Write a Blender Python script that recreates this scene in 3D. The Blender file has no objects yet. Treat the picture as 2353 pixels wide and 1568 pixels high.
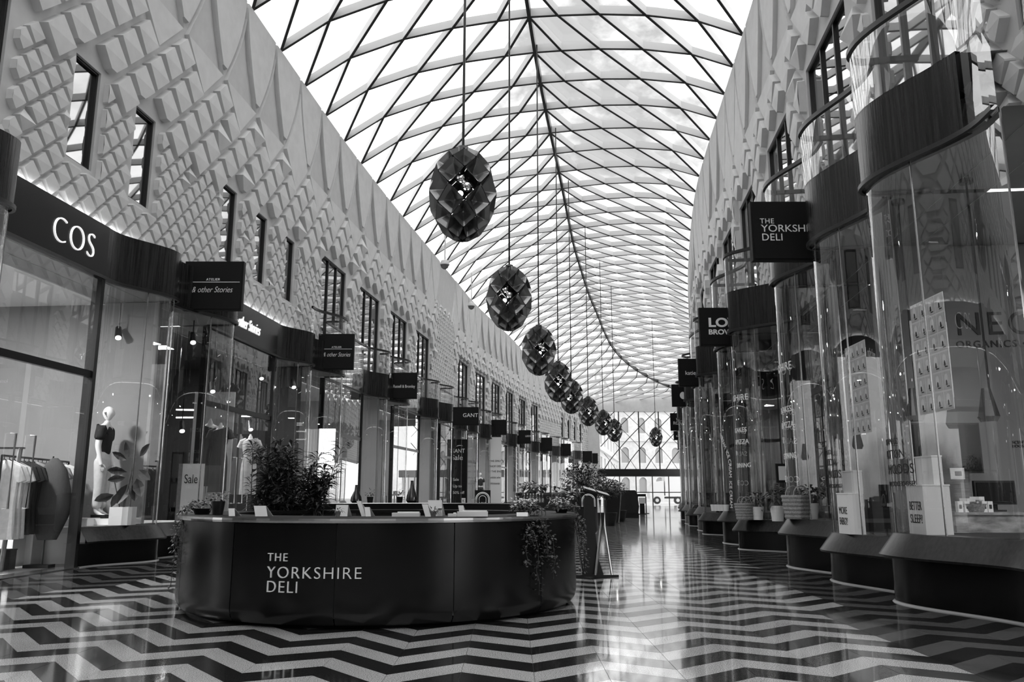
import bpy, bmesh, math, random
import numpy as np
from mathutils import Vector, Matrix
random.seed(7)
S = bpy.context.scene
C = bpy.data.collections.new('arcade'); S.collection.children.link(C)
# ------------------------------------------------------------------ camera, sky, exposure
F, H, YH = 1850.0, 1.2, 1138.0
TH = math.atan((YH-784)/F)
cd = bpy.data.cameras.new('camera'); cam = bpy.data.objects.new('camera', cd); C.objects.link(cam)
cam.location = (0, 0, H); cam.rotation_euler = (math.pi/2+TH, 0, 0)
cd.sensor_width = 36; cd.lens = F/2353*36; cd.clip_start = .05; cd.clip_end = 600
S.camera = cam
S.view_settings.view_transform = 'Standard'; S.view_settings.look = 'None'
S.view_settings.exposure = 0.0; S.view_settings.gamma = 1; S.view_settings.use_curve_mapping = False
try:
    S.cycles.transparent_max_bounces = 28; S.cycles.max_bounces = 9; S.cycles.glossy_bounces = 6
    S.cycles.sample_clamp_indirect = 6
except Exception: pass
W = bpy.data.worlds.new('overcast_sky'); S.world = W; W.use_nodes = True
nt = W.node_tree; nt.nodes.clear()
def N(nt, t, **k):
    n = nt.nodes.new(t)
    for a, b in k.items():
        if a == 'inp':
            for i, v in b.items(): n.inputs[i].default_value = v
        else: setattr(n, a, b)
    return n
tc = N(nt, 'ShaderNodeTexCoord'); mp = N(nt, 'ShaderNodeMapping'); mp.inputs['Scale'].default_value = (1, 1, 1.8)
nz = N(nt, 'ShaderNodeTexNoise', inp={'Scale': 3.2, 'Detail': 7, 'Roughness': .58})
cr = N(nt, 'ShaderNodeValToRGB')
cr.color_ramp.elements[0].position = .37; cr.color_ramp.elements[0].color = (.2, .2, .2, 1)
cr.color_ramp.elements[1].position = .585; cr.color_ramp.elements[1].color = (1.0, 1.0, 1.0, 1)
bg = N(nt, 'ShaderNodeBackground', inp={'Strength': 3.5}); out = N(nt, 'ShaderNodeOutputWorld')
L_ = nt.links.new
L_(tc.outputs['Generated'], mp.inputs[0]); L_(mp.outputs[0], nz.inputs['Vector']); L_(nz.outputs[0], cr.inputs[0])
L_(cr.outputs[0], bg.inputs[0]); L_(bg.outputs[0], out.inputs[0])

# ------------------------------------------------------------------ pixel <-> place helpers
def ray(px, py):
    X, Y = px-1176.5, 784-py; c, s = math.cos(TH), math.sin(TH)
    return (X, F*c-Y*s, F*s+Y*c)
def at(px, py, Y):
    r = ray(px, py); t = Y/r[1]; return Vector((r[0]*t, Y, H+r[2]*t))

# ------------------------------------------------------------------ materials
def principled(name):
    m = bpy.data.materials.new(name); m.use_nodes = True
    return m, m.node_tree, m.node_tree.nodes['Principled BSDF']
def mat(name, g, rough=.5, metal=0.0, spec=.5, noise=0.0, scale=20.0, stretch=(1, 1, 1), bump=0.0, emit=0.0, coat=0.0, coord='Object'):
    m, t, b = principled(name)
    b.inputs['Base Color'].default_value = (g, g, g, 1); b.inputs['Roughness'].default_value = rough
    b.inputs['Metallic'].default_value = metal; b.inputs['Specular IOR Level'].default_value = spec
    b.inputs['Coat Weight'].default_value = coat; b.inputs['Coat Roughness'].default_value = .03
    if emit:
        b.inputs['Emission Color'].default_value = (1, 1, 1, 1); b.inputs['Emission Strength'].default_value = emit
    if noise or bump:
        c = N(t, 'ShaderNodeTexCoord'); mp = N(t, 'ShaderNodeMapping'); mp.inputs['Scale'].default_value = stretch
        z = N(t, 'ShaderNodeTexNoise', inp={'Scale': scale, 'Detail': 4, 'Roughness': .6})
        t.links.new(c.outputs[coord], mp.inputs[0]); t.links.new(mp.outputs[0], z.inputs['Vector'])
        if noise:
            r = N(t, 'ShaderNodeMapRange'); r.inputs['From Min'].default_value = .3; r.inputs['From Max'].default_value = .7
            r.inputs['To Min'].default_value = max(0, g*(1-noise)); r.inputs['To Max'].default_value = g*(1+noise)
            t.links.new(z.outputs[0], r.inputs[0]); t.links.new(r.outputs[0], b.inputs['Base Color'])
        if bump:
            bp = N(t, 'ShaderNodeBump', inp={'Strength': bump, 'Distance': .02})
            t.links.new(z.outputs[0], bp.inputs['Height']); t.links.new(bp.outputs[0], b.inputs['Normal'])
    return m
def glass(name, tint=.95, ior=1.5, gain=1.3, base=.02, rough=0.0):
    m = bpy.data.materials.new(name); m.use_nodes = True; t = m.node_tree; t.nodes.clear()
    tr = N(t, 'ShaderNodeBsdfTransparent', inp={0: (tint, tint, tint, 1)})
    gl = N(t, 'ShaderNodeBsdfGlossy', inp={0: (1, 1, 1, 1), 'Roughness': rough})
    fr = N(t, 'ShaderNodeFresnel', inp={'IOR': ior}); ma = N(t, 'ShaderNodeMath', operation='MULTIPLY_ADD', inp={1: gain, 2: base}); ma.use_clamp = True
    mx = N(t, 'ShaderNodeMixShader'); o = N(t, 'ShaderNodeOutputMaterial')
    # the Fresnel node divides by the IOR on a back face, so the true front/back facing is undone to treat a thin sheet alike from both sides
    ge = N(t, 'ShaderNodeNewGeometry'); mr = N(t, 'ShaderNodeMath', operation='MULTIPLY_ADD', inp={1: 1/ior-ior, 2: ior})
    t.links.new(ge.outputs['Backfacing'], mr.inputs[0])
    t.links.new(mr.outputs[0], fr.inputs['IOR'])
    t.links.new(fr.outputs[0], ma.inputs[0]); t.links.new(ma.outputs[0], mx.inputs[0])
    t.links.new(tr.outputs[0], mx.inputs[1]); t.links.new(gl.outputs[0], mx.inputs[2]); t.links.new(mx.outputs[0], o.inputs[0])
    return m
M = {}
M['plaster'] = mat('pale_cast_panel', .60, .75, noise=.06, scale=2.5)
M['groove'] = mat('pale_cast_wall', .52, .8, noise=.05, scale=3)
M['fin'] = mat('white_roof_fin', .58, .6)
M['finedge'] = mat('dark_fin_edge', .012, .5)
M['roofglass'] = glass('roof_glass', .97, 1.45, .6, .0)
M['glass'] = glass('shop_glass', .90, 1.5, 1.5, .03)
M['black'] = mat('black_satin', .008, .35)
M['blackmetal'] = mat('black_polished_metal', .012, .18, metal=.0, spec=.8)
M['kiosk'] = mat('dark_lacquered_panel', .004, .25, spec=.35, noise=.3, scale=3, stretch=(3, 3, .4))
M['fascia'] = mat('dark_smooth_fascia', .010, .15, spec=.25)
M['wood'] = mat('dark_streaked_veneer', .014, .16, spec=.35, noise=.95, scale=9, stretch=(3, 3, .1), bump=.25)
M['riser'] = mat('dark_stone_riser', .004, .2, spec=.3)
M['lip'] = mat('dark_brushed_lip', .010, .3, spec=.14, noise=.7, scale=6, stretch=(4, 4, .5))
M['trim'] = mat('pale_floor_trim', .25, .4)
M['steel'] = mat('bright_steel', .55, .22, metal=1)
M['chrome'] = mat('chrome', .8, .06, metal=1)
M['frame'] = mat('dark_door_frame', .02, .3, metal=.5)
M['matblack'] = mat('matt_black', .006, .6, spec=.2)
M['counter'] = mat('black_counter_top', .005, .55, spec=.12)
M['white'] = mat('white_paint', .75, .5)
M['paper'] = mat('white_card', .7, .7)
M['letter'] = mat('pale_lettering', .85, .5)
M['letterlit'] = mat('lit_lettering', .9, .5, emit=.6)
M['ink'] = mat('black_lettering', .01, .6)
M['greyink'] = mat('grey_lettering', .12, .5)
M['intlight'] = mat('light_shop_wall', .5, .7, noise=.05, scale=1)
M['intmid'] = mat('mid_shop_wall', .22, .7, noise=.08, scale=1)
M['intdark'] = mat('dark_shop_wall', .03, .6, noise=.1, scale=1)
M['shopfloor'] = mat('pale_shop_floor', .3, .35, noise=.1, scale=3)
M['lamp'] = mat('lit_lamp', 1, .5, emit=9)
M['globe_lit'] = mat('lit_globe', 1, .5, emit=40)
M['strip'] = mat('lit_strip', 1, .5, emit=4)
M['winpane'] = mat('coated_window_pane', .3, .02, metal=1)
M['winframe'] = mat('black_window_frame', .006, .4)
M['petal'] = mat('satin_black_petal', .24, .33, metal=1.0)
M['leaf'] = mat('dark_leaf', .035, .42, noise=.5, scale=8)
M['leafl'] = mat('mid_leaf', .07, .45, noise=.4, scale=8)
M['flower'] = mat('pale_blossom', .6, .6)
M['stem'] = mat('plant_stem', .05, .6)
M['soil'] = mat('dark_soil', .02, .9)
M['cloth_b'] = mat('black_cloth', .012, .85)
M['cloth_d'] = mat('dark_grey_cloth', .05, .85, noise=.2, scale=30, stretch=(3, 3, .3))
M['cloth_l'] = mat('pale_cloth', .55, .85, noise=.1, scale=12)
M['cloth_m'] = mat('mid_grey_cloth', .2, .85, noise=.2, scale=12)
M['skin'] = mat('white_mannequin', .78, .4)
M['stone'] = mat('pale_city_stone', .62, .8, noise=.12, scale=1.5)
M['pave'] = mat('pale_street_paving', .55, .7, noise=.15, scale=3)
M['darkwin'] = mat('far_window_glass', .3, .3)
M['marble'] = mat('grey_marble', .3, .25, noise=.5, scale=4, stretch=(1, 3, 3))
M['basket'] = mat('woven_straw', .25, .85, noise=.5, scale=40, stretch=(1, 1, 3))
M['screen'] = mat('dark_screen', .01, .08, spec=.6)
def speckle(name, lo, hi, rough, sc=130):
    m, t, b = principled(name); b.inputs['Roughness'].default_value = rough; b.inputs['Specular IOR Level'].default_value = .62; b.inputs['Coat Weight'].default_value = .55; b.inputs['Coat Roughness'].default_value = .05
    c = N(t, 'ShaderNodeNewGeometry'); z = N(t, 'ShaderNodeTexNoise', inp={'Scale': sc, 'Detail': 2, 'Roughness': .8})
    z2 = N(t, 'ShaderNodeTexNoise', inp={'Scale': 1.1, 'Detail': 2})
    r = N(t, 'ShaderNodeMapRange', inp={'From Min': .36, 'From Max': .64, 'To Min': lo, 'To Max': hi})
    r2 = N(t, 'ShaderNodeMapRange', inp={'From Min': .3, 'From Max': .7, 'To Min': .86, 'To Max': 1.12})
    mu = N(t, 'ShaderNodeMath', operation='MULTIPLY')
    t.links.new(c.outputs['Position'], z.inputs['Vector']); t.links.new(c.outputs['Position'], z2.inputs['Vector'])
    t.links.new(z.outputs[0], r.inputs[0]); t.links.new(z2.outputs[0], r2.inputs[0])
    t.links.new(r.outputs[0], mu.inputs[0]); t.links.new(r2.outputs[0], mu.inputs[1]); t.links.new(mu.outputs[0], b.inputs['Base Color'])
    return m
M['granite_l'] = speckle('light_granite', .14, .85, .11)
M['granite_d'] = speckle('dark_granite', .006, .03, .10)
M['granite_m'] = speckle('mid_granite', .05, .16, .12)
M['joint'] = mat('floor_joint', .06, .4)

# ------------------------------------------------------------------ mesh helpers
ORG = {}
def tag(o, label=None, cat=None, group=None, kind=None):
    if label: o['label'] = label
    if cat: o['category'] = cat
    if group: o['group'] = group
    if kind: o['kind'] = kind
    return o
def thing(name, label, cat, loc, group=None):
    o = bpy.data.objects.new(name, None); C.objects.link(o); o.empty_display_size = .2
    o.location = loc; ORG[o.name] = Vector(loc); return tag(o, label, cat, group)
class MB:
    def __init__(s): s.v = []; s.f = []; s.m = []
    def poly(s, pts, m=0):
        i = len(s.v); s.v += [tuple(p) for p in pts]; s.f.append(tuple(range(i, i+len(pts)))); s.m.append(m); return s
    def mesh(s, vs, fs, m=0):
        i = len(s.v); s.v += [tuple(p) for p in vs]; s.f += [tuple(a+i for a in f) for f in fs]; s.m += [m]*len(fs); return s
    def box(s, c, d, m=0, rz=0, mtx=None):
        hx, hy, hz = d[0]/2, d[1]/2, d[2]/2; cc, sn = math.cos(rz), math.sin(rz)
        vs = []
        for z in (-hz, hz):
            for x, y in ((-hx, -hy), (hx, -hy), (hx, hy), (-hx, hy)):
                p = Vector((x*cc-y*sn, x*sn+y*cc, z))
                if mtx: p = mtx @ Vector((x, y, z))
                vs.append((c[0]+p[0], c[1]+p[1], c[2]+p[2]))
        return s.mesh(vs, [(0, 3, 2, 1), (4, 5, 6, 7), (0, 1, 5, 4), (1, 2, 6, 5), (2, 3, 7, 6), (3, 0, 4, 7)], m)
    def grid(s, rows, m=0, closed=False):
        i = len(s.v); n = len(rows[0])
        for r in rows: s.v += [tuple(p) for p in r]
        for a in range(len(rows)-1):
            for b in range(n if closed else n-1):
                c = (b+1) % n
                s.f.append((i+a*n+b, i+a*n+c, i+(a+1)*n+c, i+(a+1)*n+b)); s.m.append(m)
        return s
    def tube(s, path, r, n=8, m=0, cap=True):
        path = [Vector(p) for p in path]; rr = r if isinstance(r, (list, tuple)) else [r]*len(path)
        rows = []; up = Vector((0, 0, 1))
        for k, p in enumerate(path):
            d = (path[min(k+1, len(path)-1)]-path[max(k-1, 0)]).normalized()
            a = d.cross(up)
            if a.length < 1e-3: a = d.cross(Vector((1, 0, 0)))
            a.normalize(); b = a.cross(d)
            rows.append([p+(a*math.cos(q)+b*math.sin(q))*rr[k] for q in [2*math.pi*j/n for j in range(n)]])
        s.grid(rows, m, True)
        if cap: s.poly(rows[0], m); s.poly(rows[-1][::-1], m)
        return s
    def lathe(s, c, prof, n=24, m=0, sx=1, sy=1):
        rows = [[(c[0]+r*sx*math.cos(2*math.pi*j/n), c[1]+r*sy*math.sin(2*math.pi*j/n), c[2]+z) for j in range(n)] for r, z in prof]
        return s.grid(rows, m, True)
    def prism(s, poly, th, m=0, m2=None):   # poly of 3d points, extruded by vector th
        th = Vector(th); a = [Vector(p) for p in poly]; b = [p+th for p in a]; n = len(a)
        s.poly(a[::-1], m if m2 is None else m2); s.poly(b, m)
        for k in range(n): s.poly([a[k], a[(k+1) % n], b[(k+1) % n], b[k]], m if m2 is None else m2)
        return s
    def build(s, name, mats, parent=None, smooth=False, org=None):
        me = bpy.data.meshes.new(name)
        if org is None: org = ORG.get(parent.name, Vector((0, 0, 0))) if parent is not None else Vector((0, 0, 0))
        org = Vector(org)
        me.from_pydata([(v[0]-org[0], v[1]-org[1], v[2]-org[2]) for v in s.v], [], s.f)
        for m in (mats if isinstance(mats, (list, tuple)) else [mats]): me.materials.append(M[m] if isinstance(m, str) else m)
        me.polygons.foreach_set('material_index', s.m)
        if smooth: me.polygons.foreach_set('use_smooth', [True]*len(s.f))
        bm = bmesh.new(); bm.from_mesh(me); bmesh.ops.remove_doubles(bm, verts=bm.verts, dist=1e-5)
        bmesh.ops.recalc_face_normals(bm, faces=bm.faces); bm.to_mesh(me); bm.free()
        if smooth: me.set_sharp_from_angle(angle=math.radians(40))
        o = bpy.data.objects.new(name, me); C.objects.link(o)
        if parent is not None: o.parent = parent; ORG[o.name] = org
        else: o.location = org; ORG[o.name] = org
        return o
def copy_tree(o, parent=None):
    c = o.copy(); C.objects.link(c)
    if parent is not None: c.parent = parent
    for ch in [x for x in KIDS.get(o.name, [])]: copy_tree(ch, c)
    return c
KIDS = {}
def index_kids(o):
    for ch in o.children: KIDS.setdefault(o.name, []).append(ch); index_kids(ch)
FONTC = {}
def text_raw(body, size, spacing=1.0, bold=0.0, align='LEFT', shear=0.0):
    cu = bpy.data.curves.new('lettering', 'FONT'); cu.body = body; cu.size = size; cu.space_character = spacing
    cu.align_x = align; cu.offset = bold; cu.shear = shear; cu.resolution_u = 6 if size > .3 else 4; cu.extrude = 0
    o = bpy.data.objects.new('lettering', cu); C.objects.link(o)
    dg = bpy.context.evaluated_depsgraph_get(); dg.update()
    me = bpy.data.meshes.new_from_object(o.evaluated_get(dg))
    vs = [tuple(v.co) for v in me.vertices]; fs = [tuple(p.vertices) for p in me.polygons]
    bpy.data.objects.remove(o); bpy.data.curves.remove(cu); bpy.data.meshes.remove(me)
    return vs, fs
def text(body, size, fn, m, parent, width=None, name='lettering', label=None, th=.012, **k):
    """fn(u, v, w) -> 3d point; w is proud of the surface"""
    vs, fs = text_raw(body, size, **k)
    if not vs: return None
    if width:
        xs = [v[0] for v in vs]; sc = width/(max(xs)-min(xs)); vs = [(v[0]*sc, v[1], 0) for v in vs]
    b = MB(); n = len(vs)
    edge = {}
    for f in fs:
        for i in range(len(f)):
            e = (f[i], f[(i+1) % len(f)]); edge[e] = 1
    side = [e for e in edge if (e[1], e[0]) not in edge]
    P0 = [fn(v[0], v[1], 0.0) for v in vs]; P1 = [fn(v[0], v[1], th) for v in vs]
    b.mesh(P0+P1, [tuple(i+n for i in f) for f in fs]+[(a, c, c+n, a+n) for a, c in side])
    o = b.build(name, m, parent)
    if label: o['label'] = label
    return o
def plane_fn(o, ux, uy):
    o, ux, uy = Vector(o), Vector(ux).normalized(), Vector(uy).normalized(); nn = ux.cross(uy)
    return lambda u, v, w: o+ux*u+uy*v+nn*w

# ------------------------------------------------------------------ wall lines
LW = [(-30, -11.0), (6, -8.1), (12.87, -7.54), (19.6, -6.99), (23.8, -6.59), (27.9, -6.2), (32.2, -5.64), (34.4, -5.35), (46.9, -3.5), (52.7, -2.7), (61, -1.0), (70.3, .9), (74.4, 2.0), (82.7, 4.75), (93, 8.2), (100, 10.7), (130, 22)]
RW = [(-30, 1.1), (2, 4.7), (6.5, 5.2), (20.1, 6.7), (23.4, 7.07), (26.7, 7.42), (30.5, 7.8), (34.2, 8.26), (40.4, 9.4), (47, 10.7), (54.8, 12.4), (65, 15), (80, 19.5), (100, 25.5), (130, 34)]
RDG = [(-30, -5.3), (0, -2.0), (23.02, .54), (27, 1.0), (31.3, 1.6), (35.8, 2.24), (47, 3.75), (59.1, 5.8), (70, 8.0), (76, 9.6), (81, 11.8), (86, 15), (91, 19), (96, 22), (130, 30)]
YEND = 95.0
def smooth_table(T):
    ys = np.arange(-30, 130, .25); xs = np.interp(ys, [t[0] for t in T], [t[1] for t in T])
    k = np.ones(21)/21; xp = np.pad(xs, 10, mode='reflect', reflect_type='odd'); return ys, np.convolve(xp, k, 'valid')
TL, TR, TG = smooth_table(LW), smooth_table(RW), smooth_table(RDG)
class Side:
    def __init__(s, T, sg): s.T, s.sg = T, sg
    def x(s, y): return float(np.interp(y, s.T[0], s.T[1]))
    def nrm(s, y):
        d = (s.x(y+.4)-s.x(y-.4))/.8; l = math.hypot(1, d)
        return (s.sg*1/l, -s.sg*d/l)
    def P(s, y, off, z):
        n = s.nrm(y); return Vector((s.x(y)+n[0]*off, y+n[1]*off, z))
LS, RS = Side(TL, 1), Side(TR, -1)
def sstep(a, b, t):
    t = min(1, max(0, (t-a)/(b-a))); return t*t*(3-2*t)
def ztop(side, y):
    z0 = 14.0 if side is LS else 14.6
    return z0+(11.2-z0)*sstep(64, 97, y)
def zridge(y): return 16.0+(12.5-16.0)*sstep(64, 97, y)
# ================================================================== FLOOR
fl = MB(); fl.poly([(-26, -20, -.012), (36, -20, -.012), (36, YEND+.5, -.012), (-26, YEND+.5, -.012)])
floor = fl.build('floor', 'joint'); tag(floor, 'polished granite floor of light and dark zigzag bands', None, None, 'structure')
def chev_y(x):   # the zigzag line
    u = (x-.15) % 1.0; return ((.35+.08*sstep(.6, 1.6, -x))*(u/.5 if u < .5 else (1-u)/.5))
def base_y(x):
    y = .08*(x+.38)
    if x < -.9: y += -.46*(x+.9)
    return y
STRIPE = .305
stuff = {'granite_l': MB(), 'granite_d': MB(), 'granite_m': MB()}
cand = []
tile_mesh = {}
def tile_data(kind, x0, x1, ya, yb):
    """a parallelogram slab; far edge from (x0, ya) to (x1, yb), STRIPE deep"""
    key = (kind, round(yb-ya, 3), round(x1-x0, 3))
    if key not in tile_mesh:
        g = .0016; w = x1-x0; d = yb-ya
        top = [(g, -STRIPE+g, 0), (w-g, d-STRIPE+g, 0), (w-g, d-g, 0), (g, -g, 0)]
        vs = top+[(p[0], p[1], -.012) for p in top]
        me = bpy.data.meshes.new('tile'); me.from_pydata(vs, [], [(0, 1, 2, 3), (0, 4, 5, 1), (1, 5, 6, 2), (2, 6, 7, 3), (3, 7, 4, 0)])
        me.materials.append(M[kind]); tile_mesh[key] = me
    return tile_mesh[key]
for c in range(-24, 32):
    x0 = .15+.5*c; x1 = x0+.5; xm = (x0+x1)/2
    ya0, yb0 = chev_y(x0+1e-6)+base_y(x0), chev_y(x1-1e-6)+base_y(x1)
    for r in range(0, 150):
        yt = 6.14-.0+STRIPE*(r-12); ya, yb = yt+ya0, yt+yb0; ym = (ya+yb)/2
        if ym < 2.6 or ym > 44: continue
        lx, rx = LS.x(ym), RS.x(ym)
        if xm < lx+.2 or xm > rx-.2: continue
        dark = (r % 2 == 0)
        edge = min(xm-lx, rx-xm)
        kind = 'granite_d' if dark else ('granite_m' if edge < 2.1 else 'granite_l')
        px = 1176.5+xm/max(ym, .1)*F*.985
        vis = ym > 4.6 and -60 < px < 2420 and not (((xm+1.45)/2.1)**2+((ym-10.6)/3.0)**2 < 1)
        cand.append((ym if vis else 99, kind, x0, x1, ya, yb))
cand.sort(key=lambda t: t[0])
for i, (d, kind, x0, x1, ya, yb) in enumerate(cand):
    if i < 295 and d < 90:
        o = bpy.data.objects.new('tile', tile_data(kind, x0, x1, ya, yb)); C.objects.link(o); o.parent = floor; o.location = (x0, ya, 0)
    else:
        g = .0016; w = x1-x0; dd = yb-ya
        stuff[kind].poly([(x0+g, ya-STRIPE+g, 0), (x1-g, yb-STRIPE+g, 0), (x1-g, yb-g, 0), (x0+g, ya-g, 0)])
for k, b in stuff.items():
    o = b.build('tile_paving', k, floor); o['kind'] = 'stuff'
pv = MB(); pv.poly([(-2, 44, 0), (22, 44, 0), (26, YEND, 0), (2, YEND, 0)])
o = pv.build('far_paving', speckle('far_granite', .04, .2, .13, 3), floor)

# ================================================================== UPPER WALLS
LWIN = [(8.1, 8.9), (10.35, 11.15), (12.77, 13.5), (14.7, 15.43), (18.65, 19.42), (20.64, 21.4), (22.75, 23.5),
        (26.0, 28.6), (30.25, 32.85), (34.5, 37.1), (38.7, 41.3), (48.1, 51.5), (53.4, 56.6), (58.2, 61.3), (63.2, 66.3), (68.4, 71.3), (73.2, 75.6),
        (83.6, 84.5), (86.1, 87), (88.6, 89.5), (91.2, 92.1)]
def lwz(i): return (6.85, 8.74) if i < 7 else ((6.0, 9.18) if i < 11 else ((6.0, 9.4) if i < 17 else (7.1, 9.15)))
RWIN = [(5.0, 7.7), (9.0, 11.7), (12.95, 15.64), (17.0, 19.71), (21.3, 24.01), (24.9, 27.55), (28.5, 31.06), (32.4, 35.0), (36.4, 39), (40.4, 43), (44.4, 47), (48.4, 51), (53, 56), (58, 61), (63, 66), (68, 71), (74, 77)]
wins = {LS: [(a, b)+lwz(i) for i, (a, b) in enumerate(LWIN)], RS: [(a, b, 6.0, 10.0) for a, b in RWIN]}
Z0 = 5.0
def build_wall(side, name, label, y0, y1):
    b = MB(); ws = wins[side]
    ys = sorted(set([y0, y1]+[w[0] for w in ws]+[w[1] for w in ws]+[float(k) for k in np.arange(math.ceil(y0), y1, 1.0)]))
    for a, c in zip(ys[:-1], ys[1:]):
        m = (a+c)/2; w = next((w for w in ws if w[0] < m < w[1]), None)
        za, zc = ztop(side, a), ztop(side, c)
        spans = [(Z0, Z0, za, zc)] if not w else [(Z0, Z0, w[2], w[2]), (w[3], w[3], za, zc)]
        for p, q, r, t in spans:
            b.poly([side.P(a, 0, p), side.P(c, 0, q), side.P(c, 0, t), side.P(a, 0, r)])
        b.poly([side.P(a, 0, za), side.P(c, 0, zc), side.P(c, -.5, zc), side.P(a, -.5, za)])
        b.poly([side.P(a, -.5, Z0), side.P(c, -.5, Z0), side.P(c, -.5, zc), side.P(a, -.5, za)])
        if w:
            for z in (w[2], w[3]): b.poly([side.P(a, 0, z), side.P(c, 0, z), side.P(c, -.42, z), side.P(a, -.42, z)])
    for w in ws:
        for y in w[:2]: b.poly([side.P(y, 0, w[2]), side.P(y, -.42, w[2]), side.P(y, -.42, w[3]), side.P(y, 0, w[3])])
    o = b.build(name, 'groove'); return tag(o, label, None, None, 'structure')
wall_left = build_wall(LS, 'wall_left', 'pale cast facade with raised diamond tiles on the left side', -6, 97)
wall_right = build_wall(RS, 'wall_right', 'pale cast facade with raised diamond tiles above the deli side', -6, 97)
wn = 0
for side in (LS, RS):
    for i, (a, b_, zs, zh) in enumerate(wins[side]):
        if a < -2: continue
        wn += 1; rec = -.1
        root = MB(); fw = .045
        for y in (a+fw/2, b_-fw/2): root.mesh(*(lambda q: ([side.P(y+dy, rec+dn, z) for z in (zs, zh) for dy, dn in ((-fw/2, -.05), (fw/2, -.05), (fw/2, .05), (-fw/2, .05))], [(0, 1, 2, 3), (4, 5, 6, 7), (0, 1, 5, 4), (1, 2, 6, 5), (2, 3, 7, 6), (3, 0, 4, 7)]))(0))
        for z in (zs+fw/2, zh-fw/2): root.mesh([side.P(y, rec+dn, z+dz) for y in (a, b_) for dz, dn in ((-fw/2, -.05), (fw/2, -.05), (fw/2, .05), (-fw/2, .05))], [(0, 1, 2, 3), (4, 5, 6, 7), (0, 1, 5, 4), (1, 2, 6, 5), (2, 3, 7, 6), (3, 0, 4, 7)])
        wo = root.build('window_%d' % wn, 'winframe'); tag(wo, None, None, None, 'structure')
        wo['label'] = '%s window with a dark frame in the %s patterned wall' % ('tall narrow' if b_-a < 1.2 else 'wide', 'left' if side is LS else 'right')
        n = 1 if b_-a < 1.2 else 3
        for k in range(n):
            u, v = a+(b_-a)*k/n, a+(b_-a)*(k+1)/n
            p = MB(); p.mesh([side.P(y, rec+dn, z) for dn in (-.02, .0) for y, z in ((u, zs), (v, zs), (v, zh), (u, zh))], [(0, 1, 2, 3), (4, 5, 6, 7), (0, 1, 5, 4), (1, 2, 6, 5), (2, 3, 7, 6), (3, 0, 4, 7)])
            p.build('pane', 'winpane', wo)
            if k:
                q = MB(); q.mesh([side.P(u+dy, rec+dn, z) for z in (zs, zh) for dy, dn in ((-.03, -.05), (.03, -.05), (.03, .05), (-.03, .05))], [(0, 1, 2, 3), (4, 5, 6, 7), (0, 1, 5, 4), (1, 2, 6, 5), (2, 3, 7, 6), (3, 0, 4, 7)]); q.build('mullion', 'winframe', wo)

# the arcade goes on behind the camera: plain dark fronts with pale panels added for reflected streaks, and an added wall shutting out sky
for side, nm, yy in ((LS, 'wall_left_near', 7.9), (RS, 'wall_right_near', 1.2)):
    b = MB()
    for a in np.arange(-24, yy-.01, (yy+24)/16):
        c = a+(yy+24)/16; b.poly([side.P(a, .15, 0), side.P(c, .15, 0), side.P(c, .15, 6), side.P(a, .15, 6)])
    w = b.build(nm, 'intdark'); tag(w, 'dark shopfronts continuing past the near edge of the view', None, None, 'structure')
    for k in range(9):
        y = -22+k*3.2
        if y+1.3 > yy: continue
        q = MB(); q.poly([side.P(y, .17, .8), side.P(y+1.3, .17, .8), side.P(y+1.3, .17, 4.9), side.P(y, .17, 4.9)]); q.build('streak_panel', 'intmid' if k % 2 else 'intlight', w)  # pale panel added so the kiosk reflects light streaks
    b = MB()
    for a in range(-24, -6, 2): b.poly([side.P(a, 0, 6), side.P(a+2, 0, 6), side.P(a+2, 0, 14), side.P(a, 0, 14)])
    b.build('upper_panel', 'plaster', w)
b = MB(); b.poly([(-14, -23.5, 0), (6, -23.5, 0), (6, -23.5, 15), (-14, -23.5, 15)]); w = b.build('wall_near_end', 'intmid'); tag(w, 'unseen wall added behind the viewpoint to keep sky out of reflections', None, None, 'structure')

# ---- raised tiles
def clip(poly, nx, nz, d):
    out = []
    for i in range(len(poly)):
        p, q = poly[i], poly[(i+1) % len(poly)]; a, b = p[0]*nx+p[1]*nz-d, q[0]*nx+q[1]*nz-d
        if a >= 0: out.append(p)
        if (a >= 0) != (b >= 0): t = a/(a-b); out.append((p[0]+(q[0]-p[0])*t, p[1]+(q[1]-p[1])*t))
    return out
def win_clip(side, poly, mg):
    cy = sum(p[0] for p in poly)/len(poly); cz = sum(p[1] for p in poly)/len(poly)
    for (a, b, zs, zh) in wins[side]:
        a, b, zs, zh = a-mg, b+mg, zs-mg, zh+mg
        if max(p[0] for p in poly) <= a or min(p[0] for p in poly) >= b or max(p[1] for p in poly) <= zs or min(p[1] for p in poly) >= zh: continue
        best = max((a-cy, -1, 0, -a), (cy-b, 1, 0, b), (zs-cz, 0, -1, -zs), (cz-zh, 0, 1, zh))
        if best[0] < -.3*mg-.02 and best[0] < -.06: return []
        poly = clip(poly, best[1], best[2], best[3])
        if len(poly) < 3: return []
    return poly
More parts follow.
